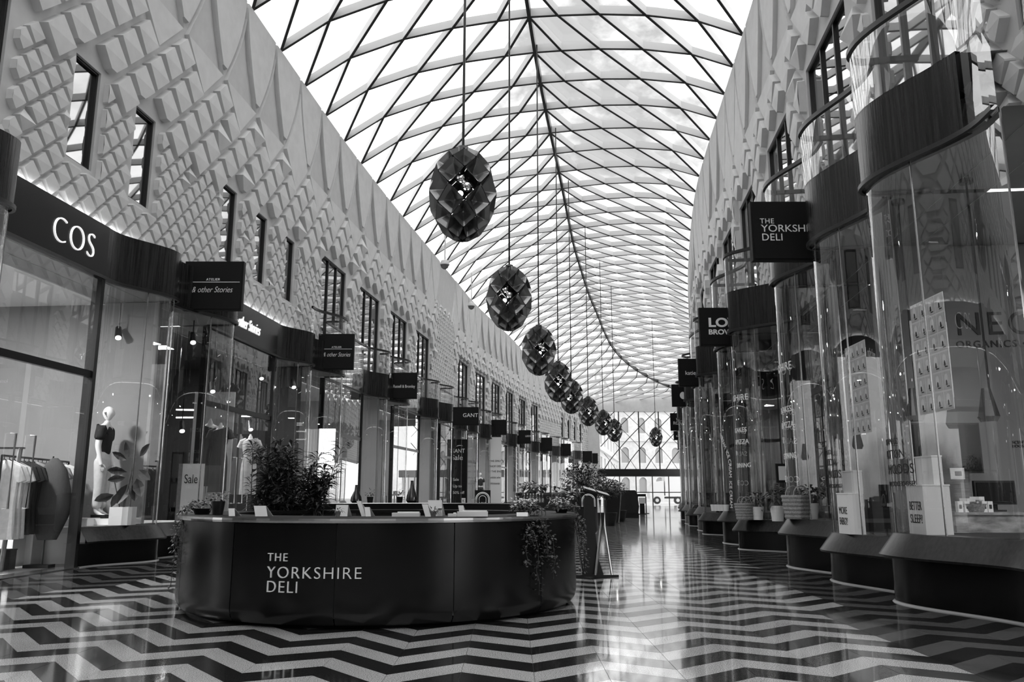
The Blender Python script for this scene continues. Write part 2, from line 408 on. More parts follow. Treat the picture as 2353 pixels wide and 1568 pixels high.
def raised(b, side, poly, zc, th, mode=0):
    """one tile: a bevelled prism on the wall, its face folded along the level z = zc"""
    cy = sum(p[0] for p in poly)/len(poly); cz = sum(p[1] for p in poly)/len(poly)
    hh = max(abs(p[1]-zc) for p in poly) or 1
    hs = max(p[0] for p in poly)-min(p[0] for p in poly)
    ins = .018 if hs > .5 else .012
    def top(p):
        d = math.hypot(p[0]-cy, p[1]-cz) or 1
        return (p[0]+(cy-p[0])/d*ins, p[1]+(cz-p[1])/d*ins)
    def h(p):
        f = abs(p[1]-zc)/hh
        if mode == 1: return th*(1.15-.75*f) if p[1] < zc else th*(1.15-.9*f)
        return th*(1-.13*f)
    base = [side.P(p[0], 0, p[1]) for p in poly]
    tp = [top(p) for p in poly]; tops = [side.P(p[0], h(p), p[1]) for p in tp]
    for i in range(len(poly)):
        j = (i+1) % len(poly); b.poly([base[i], base[j], tops[j], tops[i]])
    for sg in (1, -1):
        q = clip(tp, 0, sg, sg*zc)
        if len(q) > 2: b.poly([side.P(p[0], h(p), p[1]) for p in q])
def overlap_area(poly):
    return abs(sum(poly[i][0]*poly[(i+1) % len(poly)][1]-poly[(i+1) % len(poly)][0]*poly[i][1] for i in range(len(poly))))/2
def tiles_for(side, wall, c0, per, zrow, zpk, y0, y1, fine=()):
    tl = []
    hd = per/4; nk = int((y1-y0)/per)+2
    k0 = math.floor((y0-c0)/per)
    q = lambda y, z, r, rz: [(y-r, z), (y, z+rz), (y+r, z), (y, z-rz)]
    isfine = lambda y: any(a < y < b for a, b in fine)
    for k in range(k0, k0+nk+1):
        g = c0+k*per
        for i in (-1, 0, 1, 2):
            for j in range(-8, 6):
                if (i+j) % 2: continue
                y, z = g+i*hd, zrow+.5*j
                if not (y0 < y < y1): continue
                if j > {0: 4, 1: 3, -1: 3, 2: 2}[i] and not isfine(y): continue
                small = j < -.5 or isfine(y)
                if not small and any(w[0]-.02 < y < w[1]+.02 and w[2] < z-.0 < w[3]+.1 for w in wins[side]): continue
                if not small:
                    r = hd*.79; tl.append((q(y, z, r, .5*.79), z, .17, 1 if random.random() < .07 else 0))
                else:
                    for dy, dz in ((-hd/2, 0), (hd/2, 0), (0, .25), (0, -.25)):
                        if z+dz < 5.2 or z+dz > 13: continue
                        tl.append((q(y+dy, z+dz, hd/2*.80, .25*.80), z+dz, .11, 1 if random.random() < .05 else 0))
        # ogee panel rising to a point at the wall head, its foot between two diamonds
        w = g+2*hd; zf, zs = zrow+1.5, zrow+2.55
        if y0 < w < y1 and not isfine(w):
            zp = ztop(side, w)-.06
            if zp-zs > .6:
                hw = lambda z: 2*hd*(1-(z-zs)/(zp-zs))**1.7
                left = [(w-max(.0, hw(z)-.055), z) for z in np.linspace(zs+.04, zp-.15, 9)]
                rgt = [(2*w-p[0], p[1]) for p in left[::-1]]
                tl.append(([(w, zf+.1)]+[(w-2*hd+.11, zs)]+left[1:]+rgt[:-1]+[(w+2*hd-.11, zs)], zs, .10, 2))
                comp = lambda sg: None
        if y0 < g < y1 and not isfine(g):
            zp = ztop(side, g)-.04
            if zp-zs > .6:
                hw = lambda z: 2*hd-2*hd*(1-(z-zs)/(zp-zs))**1.7
                lf = [(g-max(.004, hw(z)-.055), z) for z in np.linspace(zs+.28, zp, 8)]
                rg = [(2*g-p[0], p[1]) for p in lf[::-1]]
                tl.append((lf+rg, (zs+zp)/2, .09, 2))
    items = []
    for poly, zc, th, mode in tl:
        p = win_clip(side, poly, .13 if th > .08 else .11)
        if len(p) < 3 or overlap_area(p) < .006: continue
        items.append((sum(x[0] for x in p)/len(p), p, zc, th, mode))
    def key(t):
        y = t[0]; pt = side.P(y, 0, t[1][0][1]); c, s = math.cos(TH), math.sin(TH); z = pt.z-H
        d = pt.y*c+z*s; py = 784-F*(-pt.y*s+z*c)/max(d, .1); px = 1176.5+F*pt.x/max(d, .1)
        return y if (d > 1 and -40 < px < 2400 and py > -60 and t[1][0][1] > 5.85) else 500+y
    items.sort(key=key)
    rest = MB()
    for n, (y, p, zc, th, mode) in enumerate(items):
        if n < 290 and key(items[n]) < 400:
            b = MB(); raised(b, side, p, zc, th, mode if mode < 2 else 0); b.build('tile', 'plaster', wall)
        else: raised(rest, side, p, zc, th, mode if mode < 2 else 0)
    o = rest.build('tile_field', 'plaster', wall); o['kind'] = 'stuff'
tiles_for(LS, wall_left, 12.15, 2.0, 8.68, 14, 4, 96, [(42.6, 47.0)])
tiles_for(RS, wall_right, 16.3, 1.95, 9.0, 14.6, 4, 96)

# ================================================================== ROOF
FU = [0, .14, .34, .56, .8, 1]; FG = [0, .04, .12, .27, .55, 1]
def node(side, k, u):
    """u = 0 at the ridge .. 5 at the wall head"""
    yr = 23.02+2.07*k
    yw = 23.7+2.05*k if side is LS else 21.8+1.8*k
    xr = float(np.interp(yr, TG[0], TG[1])); xw = side.x(yw)
    f, g = FU[u], FG[u]; zr, zw = zridge(yr), ztop(side, yw)
    return Vector((xr+(xw-xr)*f, yr+(yw-yr)*f, zr+(zw-zr)*g))
K0, K1 = -15, 34
roof = MB(); rp = [Vector((float(np.interp(y, TG[0], TG[1])), y, zridge(y))) for y in np.arange(-8, YEND+1, 1.0)]
rows = [[p+Vector((dx, 0, dz)) for dx, dz in ((-.055, -.03), (.055, -.03), (.055, .3), (-.055, .3))] for p in rp]
roof.grid(rows, 0, True)
roof = roof.build('roof', 'finedge'); tag(roof, 'glazed diagrid roof with white fins meeting along a dark ridge', None, None, 'structure')
DEP = .29
def fin(side, nodes, parent):
    b = MB(); n = len(nodes); hw = .04
    for i in range(n-1):
        p, q = nodes[i], nodes[i+1]; d = Vector((q.x-p.x, q.y-p.y, 0)).normalized(); s = Vector((-d.y, d.x, 0))*hw
        up = Vector((0, 0, DEP)); e = Vector((0, 0, .02))
        a = [p-s, p+s, q+s, q-s]
        b.poly(a, 1)
        b.poly([a[0], a[3], a[3]+e, a[0]+e], 1); b.poly([a[1], a[2], a[2]+e, a[1]+e], 1)
        b.poly([a[0]+e, a[3]+e, a[3]+up, a[0]+up], 0); b.poly([a[1]+e, a[2]+e, a[2]+up, a[1]+up], 0)
        b.poly([v+up for v in a], 1)
        if i == 0: b.poly([a[0], a[1], a[1]+up, a[0]+up], 0)
        if i == n-2: b.poly([a[3], a[2], a[2]+up, a[3]+up], 0)
    b.build('roof_fin', ['fin', 'finedge'], parent)
def ok(v): return -8 < v.y < YEND+1
for side in (LS, RS):
    for k in range(K0, K1+6):
        A = [node(side, k, u) for u in range(6)]; A = [v for v in A if ok(v)]
        if len(A) > 1: fin(side, A, roof)
        B = [node(side, k-5+u, u) for u in range(6)]; B = [v for v in B if ok(v)]
        if len(B) > 1: fin(side, B, roof)
panes = []
up = Vector((0, 0, DEP+.01))
for side in (LS, RS):
    for k in range(K0, K1+1):
        cells = [[(k, 0), (k, 1), (k+1, 1+0), (k+1, 0)]]
        cells = [[(k, 0), (k+1, 1), (k+1, 0)]]
        for u in range(4): cells.append([(k, u), (k, u+1), (k+1, u+2), (k+1, u+1)])
        cells.append([(k, 4), (k, 5), (k+1, 5)])
        for c in cells:
            vs = [node(side, *q)+up for q in c]
            if all(ok(v) for v in vs): panes.append((abs(sum(v.y for v in vs)/len(vs)-22), vs))
panes.sort(key=lambda t: t[0]); rest = MB()
for n, (d, vs) in enumerate(panes):
    if n < 290:
        b = MB(); b.prism(vs, (0, 0, .02)); b.build('pane', 'roofglass', roof)
    else: rest.poly(vs)
o = rest.build('pane_field', 'roofglass', roof); o['kind'] = 'stuff'

# ================================================================== FAR END: portal, doors, street
xl, xr = LS.x(YEND), RS.x(YEND)
b = MB(); b.box(((xl+xr)/2, YEND+.2, 11.75), (xr-xl+2, .8, 1.75)); o = b.build('trim_1', 'plaster'); tag(o, 'pale beam across the far end of the arcade', None, None, 'structure')
b = MB(); b.box((xl+.35, YEND, 5.45), (1.9, .8, 10.9)); o = b.build('wall_end', 'plaster'); tag(o, 'pale pier closing the left wall at the far end', None, None, 'structure')
x0, x1 = xl+1.3, 21.0
en = thing('entrance_screen', 'glazed far entrance with diagonal steel bars above a dark canopy', 'entrance', (x0, YEND, 0))
bar = MB()
for x in np.arange(x0, x1+.1, 2.35):
    q = MB(); q.box((x, YEND, 7.5), (.12, .12, 6.8)); q.build('mullion', 'black', en)
for k in range(-3, 6):
    xa = x0+k*2.4+.5
    for sg, r in ((1, .055), (-1, .03)):
        p = [Vector((xa+t*6.2 if sg > 0 else xa+6.2-t*6.2, YEND-.15, 4.1+6.8*(t if sg > 0 else t)**(.85))) for t in np.linspace(0, 1, 10)]
        p = [v for v in p if x0 <= v.x <= x1]
        if len(p) > 1: q = MB(); q.tube(p, r, 6); q.build('diagonal_bar', 'black', en)
q = MB(); q.box(((x0+x1)/2, YEND-.4, 3.72), (x1-x0+.6, 1.4, .85)); q.build('canopy', 'blackmetal', en)
for x in np.arange(x0+.4, x1, 1.9):
    q = MB(); q.box((x, YEND, 1.65), (.1, .1, 3.3)); q.build('door_frame', 'black', en)
q = MB(); q.box(((x0+x1)/2, YEND, 1.5), (x1-x0, .09, .1)); q.build('door_rail', 'black', en)
q = MB(); q.prism([(x0, YEND+.03, .02), (x1, YEND+.03, .02), (x1, YEND+.03, 10.9), (x0, YEND+.03, 10.9)], (0, .03, 0)); q.build('glass_pane', 'roofglass', en)
b = MB(); b.poly([(-60, YEND+.5, -.02), (110, YEND+.5, -.02), (110, 260, -.02), (-60, 260, -.02)])
o = b.build('street', 'pave'); tag(o, 'bright street paving outside the far doors', None, None, 'structure')
def building(name, label, p0, p1, h, rows, cols, depth, arched=False, zoff=0):
    """a stone front from p0 to p1 with rows x cols windows in reveals, cornices and a roof"""
    p0, p1 = Vector((p0[0], p0[1], 0)), Vector((p1[0], p1[1], 0)); d = (p1-p0); Lg = d.length; d.normalize(); nn = Vector((d.y, -d.x, 0))
    if nn.y > 0: nn = -nn
    root = thing(name, label, 'building', p0)
    b = MB(); q = lambda u, z, w=0: p0+d*u+nn*w+Vector((0, 0, z))
    rh = h/(rows+.3); cw = Lg/cols; body = MB()
    body.poly([q(0, 0), q(Lg, 0), q(Lg, h), q(0, h)]) if False else None
    wz = [(r*rh+rh*.28, r*rh+rh*.8) for r in range(rows)]; wu = [(c*cw+cw*.28, c*cw+cw*.72) for c in range(cols)]
    us = sorted([0, Lg]+[x for t in wu for x in t]); zs = sorted([0, h]+[x for t in wz for x in t])
    for ua, ub in zip(us[:-1], us[1:]):
        for za, zb in zip(zs[:-1], zs[1:]):
            um, zm = (ua+ub)/2, (za+zb)/2
            if any(a < um < c for a, c in wu) and any(a < zm < c for a, c in wz): continue
            body.poly([q(ua, za), q(ub, za), q(ub, zb), q(ua, zb)])
    body.poly([q(0, 0), q(0, h), q(0, h, -depth), q(0, 0, -depth)]); body.poly([q(Lg, 0), q(Lg, h), q(Lg, h, -depth), q(Lg, 0, -depth)])
    body.poly([q(0, h), q(Lg, h), q(Lg, h, -depth), q(0, h, -depth)])
    body.build('wall', 'stone', root)
    for r in range(rows):
        c = MB(); z = (r+1)*rh-.1
        c.mesh([q(u, zz, w) for u in (0, Lg) for w, zz in ((0, z), (.35, z+.1), (.35, z+.35), (0, z+.35))], [(0, 1, 2, 3), (4, 5, 6, 7), (0, 1, 5, 4), (1, 2, 6, 5), (2, 3, 7, 6)]); c.build('cornice', 'stone', root)
    for za, zb in wz:
        for ua, ub in wu:
            g = MB(); um = (ua+ub)/2; fr = .09
            for u in (ua, ub): g.poly([q(u, za), q(u, zb), q(u, zb, -.25), q(u, za, -.25)])
            for z in (za, zb): g.poly([q(ua, z), q(ub, z), q(ub, z, -.25), q(ua, z, -.25)])
            if arched:   # stone spandrels round the window head
                R = (ub-ua)/2; zc = zb-R
                for sg in (-1, 1):
                    arc = [(um+sg*R*math.cos(t), zc+R*math.sin(t)) for t in np.linspace(0, math.pi/2, 6)]
                    g.poly([q(u, z, -.02) for u, z in arc]+[q(um+sg*R, zb, -.02)])
            g.build('window', 'white', root)
            p = MB(); p.poly([q(ua, za, -.25), q(ub, za, -.25), q(ub, zb, -.25), q(ua, zb, -.25)])
            w = p.build('pane', 'darkwin', root)
    return root
building('terrace_building', 'pale stone terrace receding along the street beyond the far doors', (10.5, 103), (19.5, 150), 19, 5, 7, 8)
building('civic_building', 'pale stone building with arched windows across the street', (19.6, 152), (46, 158), 24, 4, 8, 10, True)
building('corner_building', 'plain stone block at the left edge of the far street view', (-6.0, 116), (7.5, 108), 15, 4, 3, 8)
tk = thing('lorry', 'white box lorry parked in the street behind the far glass doors', 'lorry', (20, 112, 0))
q = MB(); q.box((24.5, 112, 2.45), (7.5, 2.4, 2.7)); q.build('cargo_box', 'white', tk)
q = MB(); q.prism([(20.6, 110.9, .7), (18.7, 110.9, .7), (18.6, 110.9, 1.7), (19.2, 110.9, 2.9), (20.6, 110.9, 3.1)], (0, 2.2, 0)); q.build('cab', 'white', tk)
q = MB(); q.box((23.5, 112, .85), (9.4, 2.0, .25)); q.build('chassis', 'black', tk)
for x in (19.6, 22.4, 26.6):
    q = MB(); q.tube([(x, 110.8, .5), (x, 111.2, .5)], .5, 16); w = q.build('wheel', 'black', tk)
    q = MB(); q.tube([(x, 110.76, .5), (x, 110.8, .5)], .24, 12); q.build('hub', 'steel', w)
# ================================================================== SHOPFRONTS
ZF0, ZF1, ZS = 5.0, 5.95, 6.85          # fascia foot, fascia head, head of the upper glass screen
def bay_pts(y0, y1, o0, o1, n=16):
    """(y, off) along one bay: an S swelling into the arcade, a tight nose, a straight return"""
    r = .27; ye = y1-r; pts = []
    for t in np.linspace(0, 1, n): pts.append((y0+(ye-y0)*t, o0+(o1-o0)*sstep(.12, .95, t)))
    for a in np.linspace(18, 100, 6): pts.append((ye+r*math.sin(math.radians(a)), o1-r+r*math.cos(math.radians(a))))
    pts.append((y1-.03, .5)); pts.append((y1-.03, .2))
    return pts
def plan(side, pts):
    """plan polyline in 2-D with its outward normals"""
    P = [side.P(y, o, 0) for y, o in pts]; out = []
    for i, p in enumerate(P):
        d = (P[min(i+1, len(P)-1)]-P[max(i-1, 0)]); d = Vector((d.x, d.y, 0)).normalized()
        nn = Vector((d.y, -d.x, 0)) if side is LS else Vector((-d.y, d.x, 0))
        out.append((p, nn))
    return out
def loft(b, pl, prof, m=0):
    return b.grid([[p+nn*w+Vector((0, 0, z)) for w, z in prof] for p, nn in pl], m)
def curve_fn(pl, u0, z0, doff=0.0, tilt=None, flip=False):
    """maps (u, v, w) onto a lofted surface: u metres along the plan line from u0"""
    cum = [0]
    for i in range(1, len(pl)): cum.append(cum[-1]+(pl[i][0]-pl[i-1][0]).length)
    def fn(u, v, w):
        s = (u0-u) if flip else (u0+u); s = min(max(s, 0), cum[-1]-1e-4)
        i = max(k for k in range(len(cum)-1) if cum[k] <= s); t = (s-cum[i])/max(1e-6, cum[i+1]-cum[i])
        p = pl[i][0].lerp(pl[i+1][0], t); nn = pl[i][1].lerp(pl[i+1][1], t).normalized()
        return p+nn*(doff+w+(tilt*v if tilt else 0))+Vector((0, 0, z0+v))
    return fn, cum
FRONTS = {}
def shopfront(side, name, label, segs, idx, flat_glass=False, zr=None, lit=.5, wall='intmid', ceil_m='white', depth=4.6, party=True):
    """segs: list of ('bay', y0, y1, o0, o1, zr) or ('flat', y0, y1)"""
    ya, yb = segs[0][1], segs[-1][2]
    root = thing(name, label, 'shopfront', side.P((ya+yb)/2, 0, 0)); root['group'] = 'shopfronts of the arcade'
    front = []; info = {'segs': [], 'root': root}
    for sg in segs:
        if sg[0] == 'bay':
            _, y0, y1, o0, o1, zt = sg; pts = bay_pts(y0, y1, o0, o1-(.06 if side is RS else 0)); pl = plan(side, pts); zl = zt-.25
            b = MB(); loft(b, pl, [(-.30, .0), (0, 0), (0, zl-.02), (-.30, zl-.02)]); b.build('stall_riser', 'riser', root, smooth=True)
            b = MB(); loft(b, pl, [(0, zl-.02), (.128, zl-.015), (.135, zl+.01), (-.04, zt), (-.30, zt)]); b.build('riser_lip', 'lip', root, smooth=True)
            b = MB(); loft(b, pl, [(-.005, .018), (.018, .015), (.03, .0)]); b.build('floor_trim', 'trim', root)
            b = MB(); loft(b, pl, [(-.06, zt), (-.06, ZF0)]); b.build('glass_pane', 'glass', root, smooth=True)
            for i in (0, 9, 18): 
                p, nn = pl[i]; q = MB(); q.tube([p-nn*.06+Vector((0, 0, zt)), p-nn*.06+Vector((0, 0, ZF0))], .012, 5); q.build('glass_joint', 'steel', root)
            kf = next((i for i, q in enumerate(pts) if q[0] >= 7.95), 0) if (idx == 0 and side is RS) else 0
            b = MB(); loft(b, pl[kf:], [(-.12, ZF0), (-.01, ZF0), (-.01, ZF1), (-.12, ZF1)]); b.build('fascia', 'wood', root, smooth=True)
            if kf: b = MB(); loft(b, pl[:kf+1], [(-.04, ZF0), (-.04, ZF1)]); b.build('fascia_glass', 'glass', root)
            b = MB(); loft(b, pl, [(-.02, ZF0-.02), (.025, ZF0-.02), (.025, ZF0+.035), (-.02, ZF0+.035)]); b.build('fascia_edge', 'black', root, smooth=True)
            pf = MB(); n = len(pl)-2
            pf.grid([[pl[i][0]-pl[i][1]*.05+Vector((0, 0, zt-.004)), side.P(pts[i][0], -1.0, zt-.004)] for i in range(n)]); pf.grid([[side.P(pts[i][0], -1.0, 0), side.P(pts[i][0], -1.0, zt-.004)] for i in range(n)])
            pf.build('display_platform', 'white' if side is LS else 'intdark', root)
        else:
            _, y0, y1 = sg; zt = 0; pts = [(y, .16) for y in np.linspace(y0, y1, 7)]; pl = plan(side, pts)
            b = MB(); loft(b, pl, [(-.02, 3.3), (-.02, ZF0)]); b.build('glass_pane', 'glass', root)
            zt = 0
            ys = np.linspace(y0+.05, y1-.05, 3)
            for u, v in zip(ys[:-1], ys[1:]):
                d = MB(); d.poly([side.P(u+.06, .14, .05), side.P(v-.06, .14, .05), side.P(v-.06, .14, 3.2), side.P(u+.06, .14, 3.2)]); dr = d.build('door', 'glass', root)
                hy = (y0+y1)/2+(-.22 if u < (y0+y1)/2-.1 else .22)
                h = MB(); h.tube([side.P(hy, .14, 1.0), side.P(hy, .22, 1.0), side.P(hy, .22, 2.1), side.P(hy, .14, 2.1)], .018, 6); h.build('handle', 'steel', dr)
            for y in (y0+.05, y1-.05):
                q = MB(); c = side.P(y, .1, 2.5); q.box(c, (.16, .11, 5.0)); q.build('door_post', 'frame', root)
            q = MB(); loft(q, pl, [(-.08, 3.2), (.0, 3.2), (.0, 3.32), (-.08, 3.32), (-.08, 3.2)]); q.build('door_head', 'frame', root)
            q = MB(); loft(q, pl, [(-.3, .014), (.06, .014), (.06, 0)]); q.build('threshold', 'steel', root)
            if flat_glass:
                b = MB(); loft(b, pl, [(.0, ZF0), (.0, ZF1)]); b.build('fascia', 'glass', root)
            else:
                b = MB(); loft(b, pl, [(-.10, ZF0), (.02, ZF0), (.02, ZF1), (-.10, ZF1)]); b.build('fascia', 'fascia', root)
            b = MB(); loft(b, pl, [(.01, ZF0-.02), (.05, ZF0-.02), (.05, ZF0+.035), (.01, ZF0+.035)]); b.build('fascia_edge', 'black', root)
        if side is RS or flat_glass:
            b = MB(); loft(b, pl, [(0, ZF1), (0, ZS)]); b.build('upper_glass_screen', 'glass', root, smooth=True)
            b = MB(); loft(b, pl, [(-.03, ZS-.02), (.03, ZS-.02), (.03, ZS+.05), (-.03, ZS+.05), (-.03, ZS-.02)]); b.build('screen_rail', 'black', root, smooth=True)
        # soffit behind the fascia and the roof of the bay
        b = MB(); n = len(pl)-(2 if sg[0] == 'bay' else 0)
        b.grid([[pl[i][0]-pl[i][1]*.1+Vector((0, 0, ZF0+.01)), side.P(pts[i][0], -1.0, ZF0+.01)] for i in range(n)])
        if not (sg[0] == 'flat' and flat_glass): b.grid([[pl[i][0]-pl[i][1]*.05+Vector((0, 0, ZF1-.02)), side.P(pts[i][0], -.3, ZF1-.02)] for i in range(kf if sg[0] == 'bay' else 0, n)])
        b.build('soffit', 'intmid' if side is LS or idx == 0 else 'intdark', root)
        info['segs'].append((sg, pts, pl, zt))
    # the room behind
    y0, y1 = ya-.0, yb-.0
    r = MB(); ys = np.linspace(y0, y1, 6)
    def room(bits, nm, m, lab):
        o = bits.build(nm, m); tag(o, lab, None, None, 'structure')
    nm = label.split('reading ')[-1] if 'reading' in label else '%d' % idx
    sd = 'left' if side is LS else 'right'
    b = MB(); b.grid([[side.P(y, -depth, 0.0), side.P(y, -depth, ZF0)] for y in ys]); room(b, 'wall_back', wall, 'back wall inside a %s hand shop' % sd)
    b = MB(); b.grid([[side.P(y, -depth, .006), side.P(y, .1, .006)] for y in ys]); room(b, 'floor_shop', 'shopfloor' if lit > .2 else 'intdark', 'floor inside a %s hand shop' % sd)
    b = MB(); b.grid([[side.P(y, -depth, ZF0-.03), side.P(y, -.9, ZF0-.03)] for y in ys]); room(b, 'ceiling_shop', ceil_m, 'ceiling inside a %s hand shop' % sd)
    if party:
        b = MB(); q = [side.P(yb-.06, .25, 0), side.P(yb+.02, .25, 0), side.P(yb+.02, -depth, 0), side.P(yb-.06, -depth, 0)]
        b.prism(q, (0, 0, ZF0)); room(b, 'wall_partition', wall, 'partition between two %s hand shops' % sd)
    if lit:
        ld = bpy.data.lights.new('shop_light', 'AREA'); lo = bpy.data.objects.new('shop_light', ld); C.objects.link(lo)
        lo.location = side.P((y0+y1)/2 if side is LS else y0+(y1-y0)*(.4 if idx == 0 else .75), -2.0 if side is LS else (-4.2 if idx == 0 else -3.4), ZF0-.12); ld.shape = 'RECTANGLE'; ld.size = .5; ld.size_y = .5; ld.energy = 150*lit
        lo.rotation_euler = (0, 0, 0); lo['kind'] = 'helper'; lo.visible_camera = True
    FRONTS[(side.sg, idx)] = info
    return info
LA = [8.3, 15.8, 24.0, 32.5, 41.1, 48.5, 56.0, 65.0, 74.2, 81.2, 89.7]
LABELS_L = ['nearest shopfront on the left, mannequin in black shirt behind its curved glass', 'second shopfront on the left, with pinned dresses and a Sale sign inside',
  'third shopfront on the left with a glass fascia over its door', 'fourth shopfront on the left, pale panelled room behind its glass', 'fifth shopfront on the left with a dark Sale poster in its window', 'sixth shopfront on the left, beside the white printed window panels']
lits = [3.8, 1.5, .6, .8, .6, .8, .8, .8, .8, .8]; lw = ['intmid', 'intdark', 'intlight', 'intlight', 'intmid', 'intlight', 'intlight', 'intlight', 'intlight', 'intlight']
for i in range(10):
    yA = LA[i+1]; yb0 = LA[i]+.08; yB = LA[i]+2.25
    lab = LABELS_L[i] if i < len(LABELS_L) else 'small far shopfront on the left, %s from the far pier' % ['fourth', 'third', 'second', 'last'][i-6]
    segs = [('bay', yb0, yB, .45, .95 if i else 1.06, .66), ('flat', yB+.05, yA-1.85), ('bay', yA-1.85, yA, .18, .7, .66)]
    shopfront(LS, 'shopfront', lab, segs, i, flat_glass=(i >= 2), lit=lits[i], wall=lw[i], ceil_m='white' if i != 1 else 'intdark')
RN = [(12.09, 14.44, 1.27, 1.37), (18.94, 21.34, 1.46, 1.46), (26.1, 29.0, 1.4, 1.2), (33.1, 35.6, 1.1, 1.1), (41.0, 43.2, 1.15, 1.15), (49.5, 51.7, 1.15, 1.15), (58.5, 60.7, 1.2, 1.2), (68, 70.2, 1.2, 1.2), (79, 81.2, 1.2, 1.2), (92, 94, 1.2, 1.2)]
LABELS_R = ['nearest shopfront on the right, poster sheets and white boxes in its bays', 'second shopfront on the right, deli with baskets in its curved windows', 'third shopfront on the right, with white ICE CREAM letters on its glass', 'fourth shopfront on the right, behind the ice cream window', 'fifth shopfront on the right, beside the sign with a fruit emblem', 'sixth shopfront on the right, beside the sign with a small crown']
for i in range(9):
    lab = LABELS_R[i] if i < len(LABELS_R) else 'small far shopfront on the right, %s from the far doors' % ['third', 'second', 'first'][i-6]
    yA, oA = RN[i][0], RN[i][2]
    if i == 0:
        segs = [('flat', 1.5, 7.35), ('bay', 7.4, 9.74, .5, 1.2, .77), ('bay', 9.82, 12.09, .75, 1.27, .67)]
    else:
        yB, oB = RN[i-1][1], RN[i-1][3]
        segs = [('bay', RN[i-1][0]+.08, yB, .8, oB, .8), ('flat', yB+.05, yA-1.9), ('bay', yA-1.9, yA, .2, oA, .66)]
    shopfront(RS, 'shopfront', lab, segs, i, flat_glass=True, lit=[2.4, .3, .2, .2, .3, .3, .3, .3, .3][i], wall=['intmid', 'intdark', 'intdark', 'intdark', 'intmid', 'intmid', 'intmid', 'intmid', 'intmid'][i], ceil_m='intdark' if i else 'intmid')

# lamps on the fascia heads washing the lower wall on the left
for i in (0, 1):
    ya, yb = LA[i]+2.3, LA[i+1]-.4
    ld = bpy.data.lights.new('wall_washer', 'AREA'); lo = bpy.data.objects.new('wall_washer', ld); C.objects.link(lo); ld.shape = 'RECTANGLE'; ld.size = yb-ya; ld.size_y = .08; ld.energy = 5
    p, q = LS.P(ya, .12, 5.99), LS.P(yb, .12, 5.99); lo.location = (p+q)/2
    d = (q-p).normalized(); zax = Vector((.55*d.y*1, -.55*d.x, -.85)).normalized()   # light leaves along -z: up and towards the wall
    xax = d; yax = zax.cross(xax).normalized(); lo.rotation_euler = Matrix((xax, yax, zax)).transposed().to_euler()
# ================================================================== LETTERING ON THE FRONTS
def seg_of(side, idx, n): return FRONTS[(side.sg, idx)]['segs'][n]
def lip_text(side, idx, n, body, size, u0, m='letter'):
    sg, pts, pl, zt = seg_of(side, idx, n); k = len(pl)-2
    fn, cum = curve_fn(pl, cumlen(pl[:k])-u0 if side is RS else u0, zt-.19, .088, -.74, flip=(side is RS))
    text(body, size, fn, m, FRONTS[(side.sg, idx)]['root'], th=.006)
def cumlen(pl): return sum((pl[i][0]-pl[i-1][0]).length for i in range(1, len(pl)))
def glass_text(side, idx, n, body, size, u0, z, m='letter', doff=-.05, **k):
    sg, pts, pl, zt = seg_of(side, idx, n); kk = len(pl)-2
    fn, cum = curve_fn(pl, cumlen(pl[:kk])-u0 if side is RS else u0, z, doff, flip=(side is RS))
    return text(body, size, fn, m, FRONTS[(side.sg, idx)]['root'], th=.004, name='glass_lettering', **k)
def fascia_text(side, idx, n, body, size, u0, z, m='letterlit', **k):
    sg, pts, pl, zt = seg_of(side, idx, n)
    fn, cum = curve_fn(pl, u0, z, .02)
    return text(body, size, fn, m, FRONTS[(side.sg, idx)]['root'], th=.03, **k)
fascia_text(LS, 0, 1, 'COS', .64, 1.78, 5.24, spacing=1.12, bold=-.018, width=1.1)
fascia_text(LS, 1, 1, '& other Stories', .42, 1.2, 5.33, shear=.35, bold=-.003, width=1.6)
fascia_text(LS, 2, 1, 'Atelier', .4, .6, 5.3, 'letter', shear=.3)
lip_text(LS, 0, 2, 'COS', .12, 1.72)
lip_text(RS, 0, 1, 'ORGANICS LONDON', .135, -.12); lip_text(RS, 0, 2, 'ORGANICS LONDON', .125, -.2)
lip_text(RS, 1, 0, 'YORKSHIRE DELI', .13, -.35); lip_text(RS, 1, 2, 'YORKSHIRE DELI', .1, -.3, 'greyink')
for n, uu in ((0, -.03), (2, -.02)):
    for t, z, s in (('YORKSHIRE', 3.35, .2), ('BAKED CAKES', 2.62, .15), ('BAKING PIZZA', 2.35, .15), ('SALADS', 2.1, .15), ('WINE & DINING', 1.82, .14), ('COFFEE', 1.42, .16), ('LEEDS', .98, .11)):
        glass_text(RS, 1, n, t, s, uu, z, spacing=1.05)
for n, uu in ((1, .32), (2, .25)):
    for t, z, s in (('WELLBEING POD', 1.78, .1), ('ONE BUTTON', 1.62, .14), ('FOUR MOODS', 1.44, .16), ('WHICH WILL YOU CHOOSE?', 1.3, .08)):
        glass_text(RS, 0, n, t, s, uu-.35, z, 'ink')
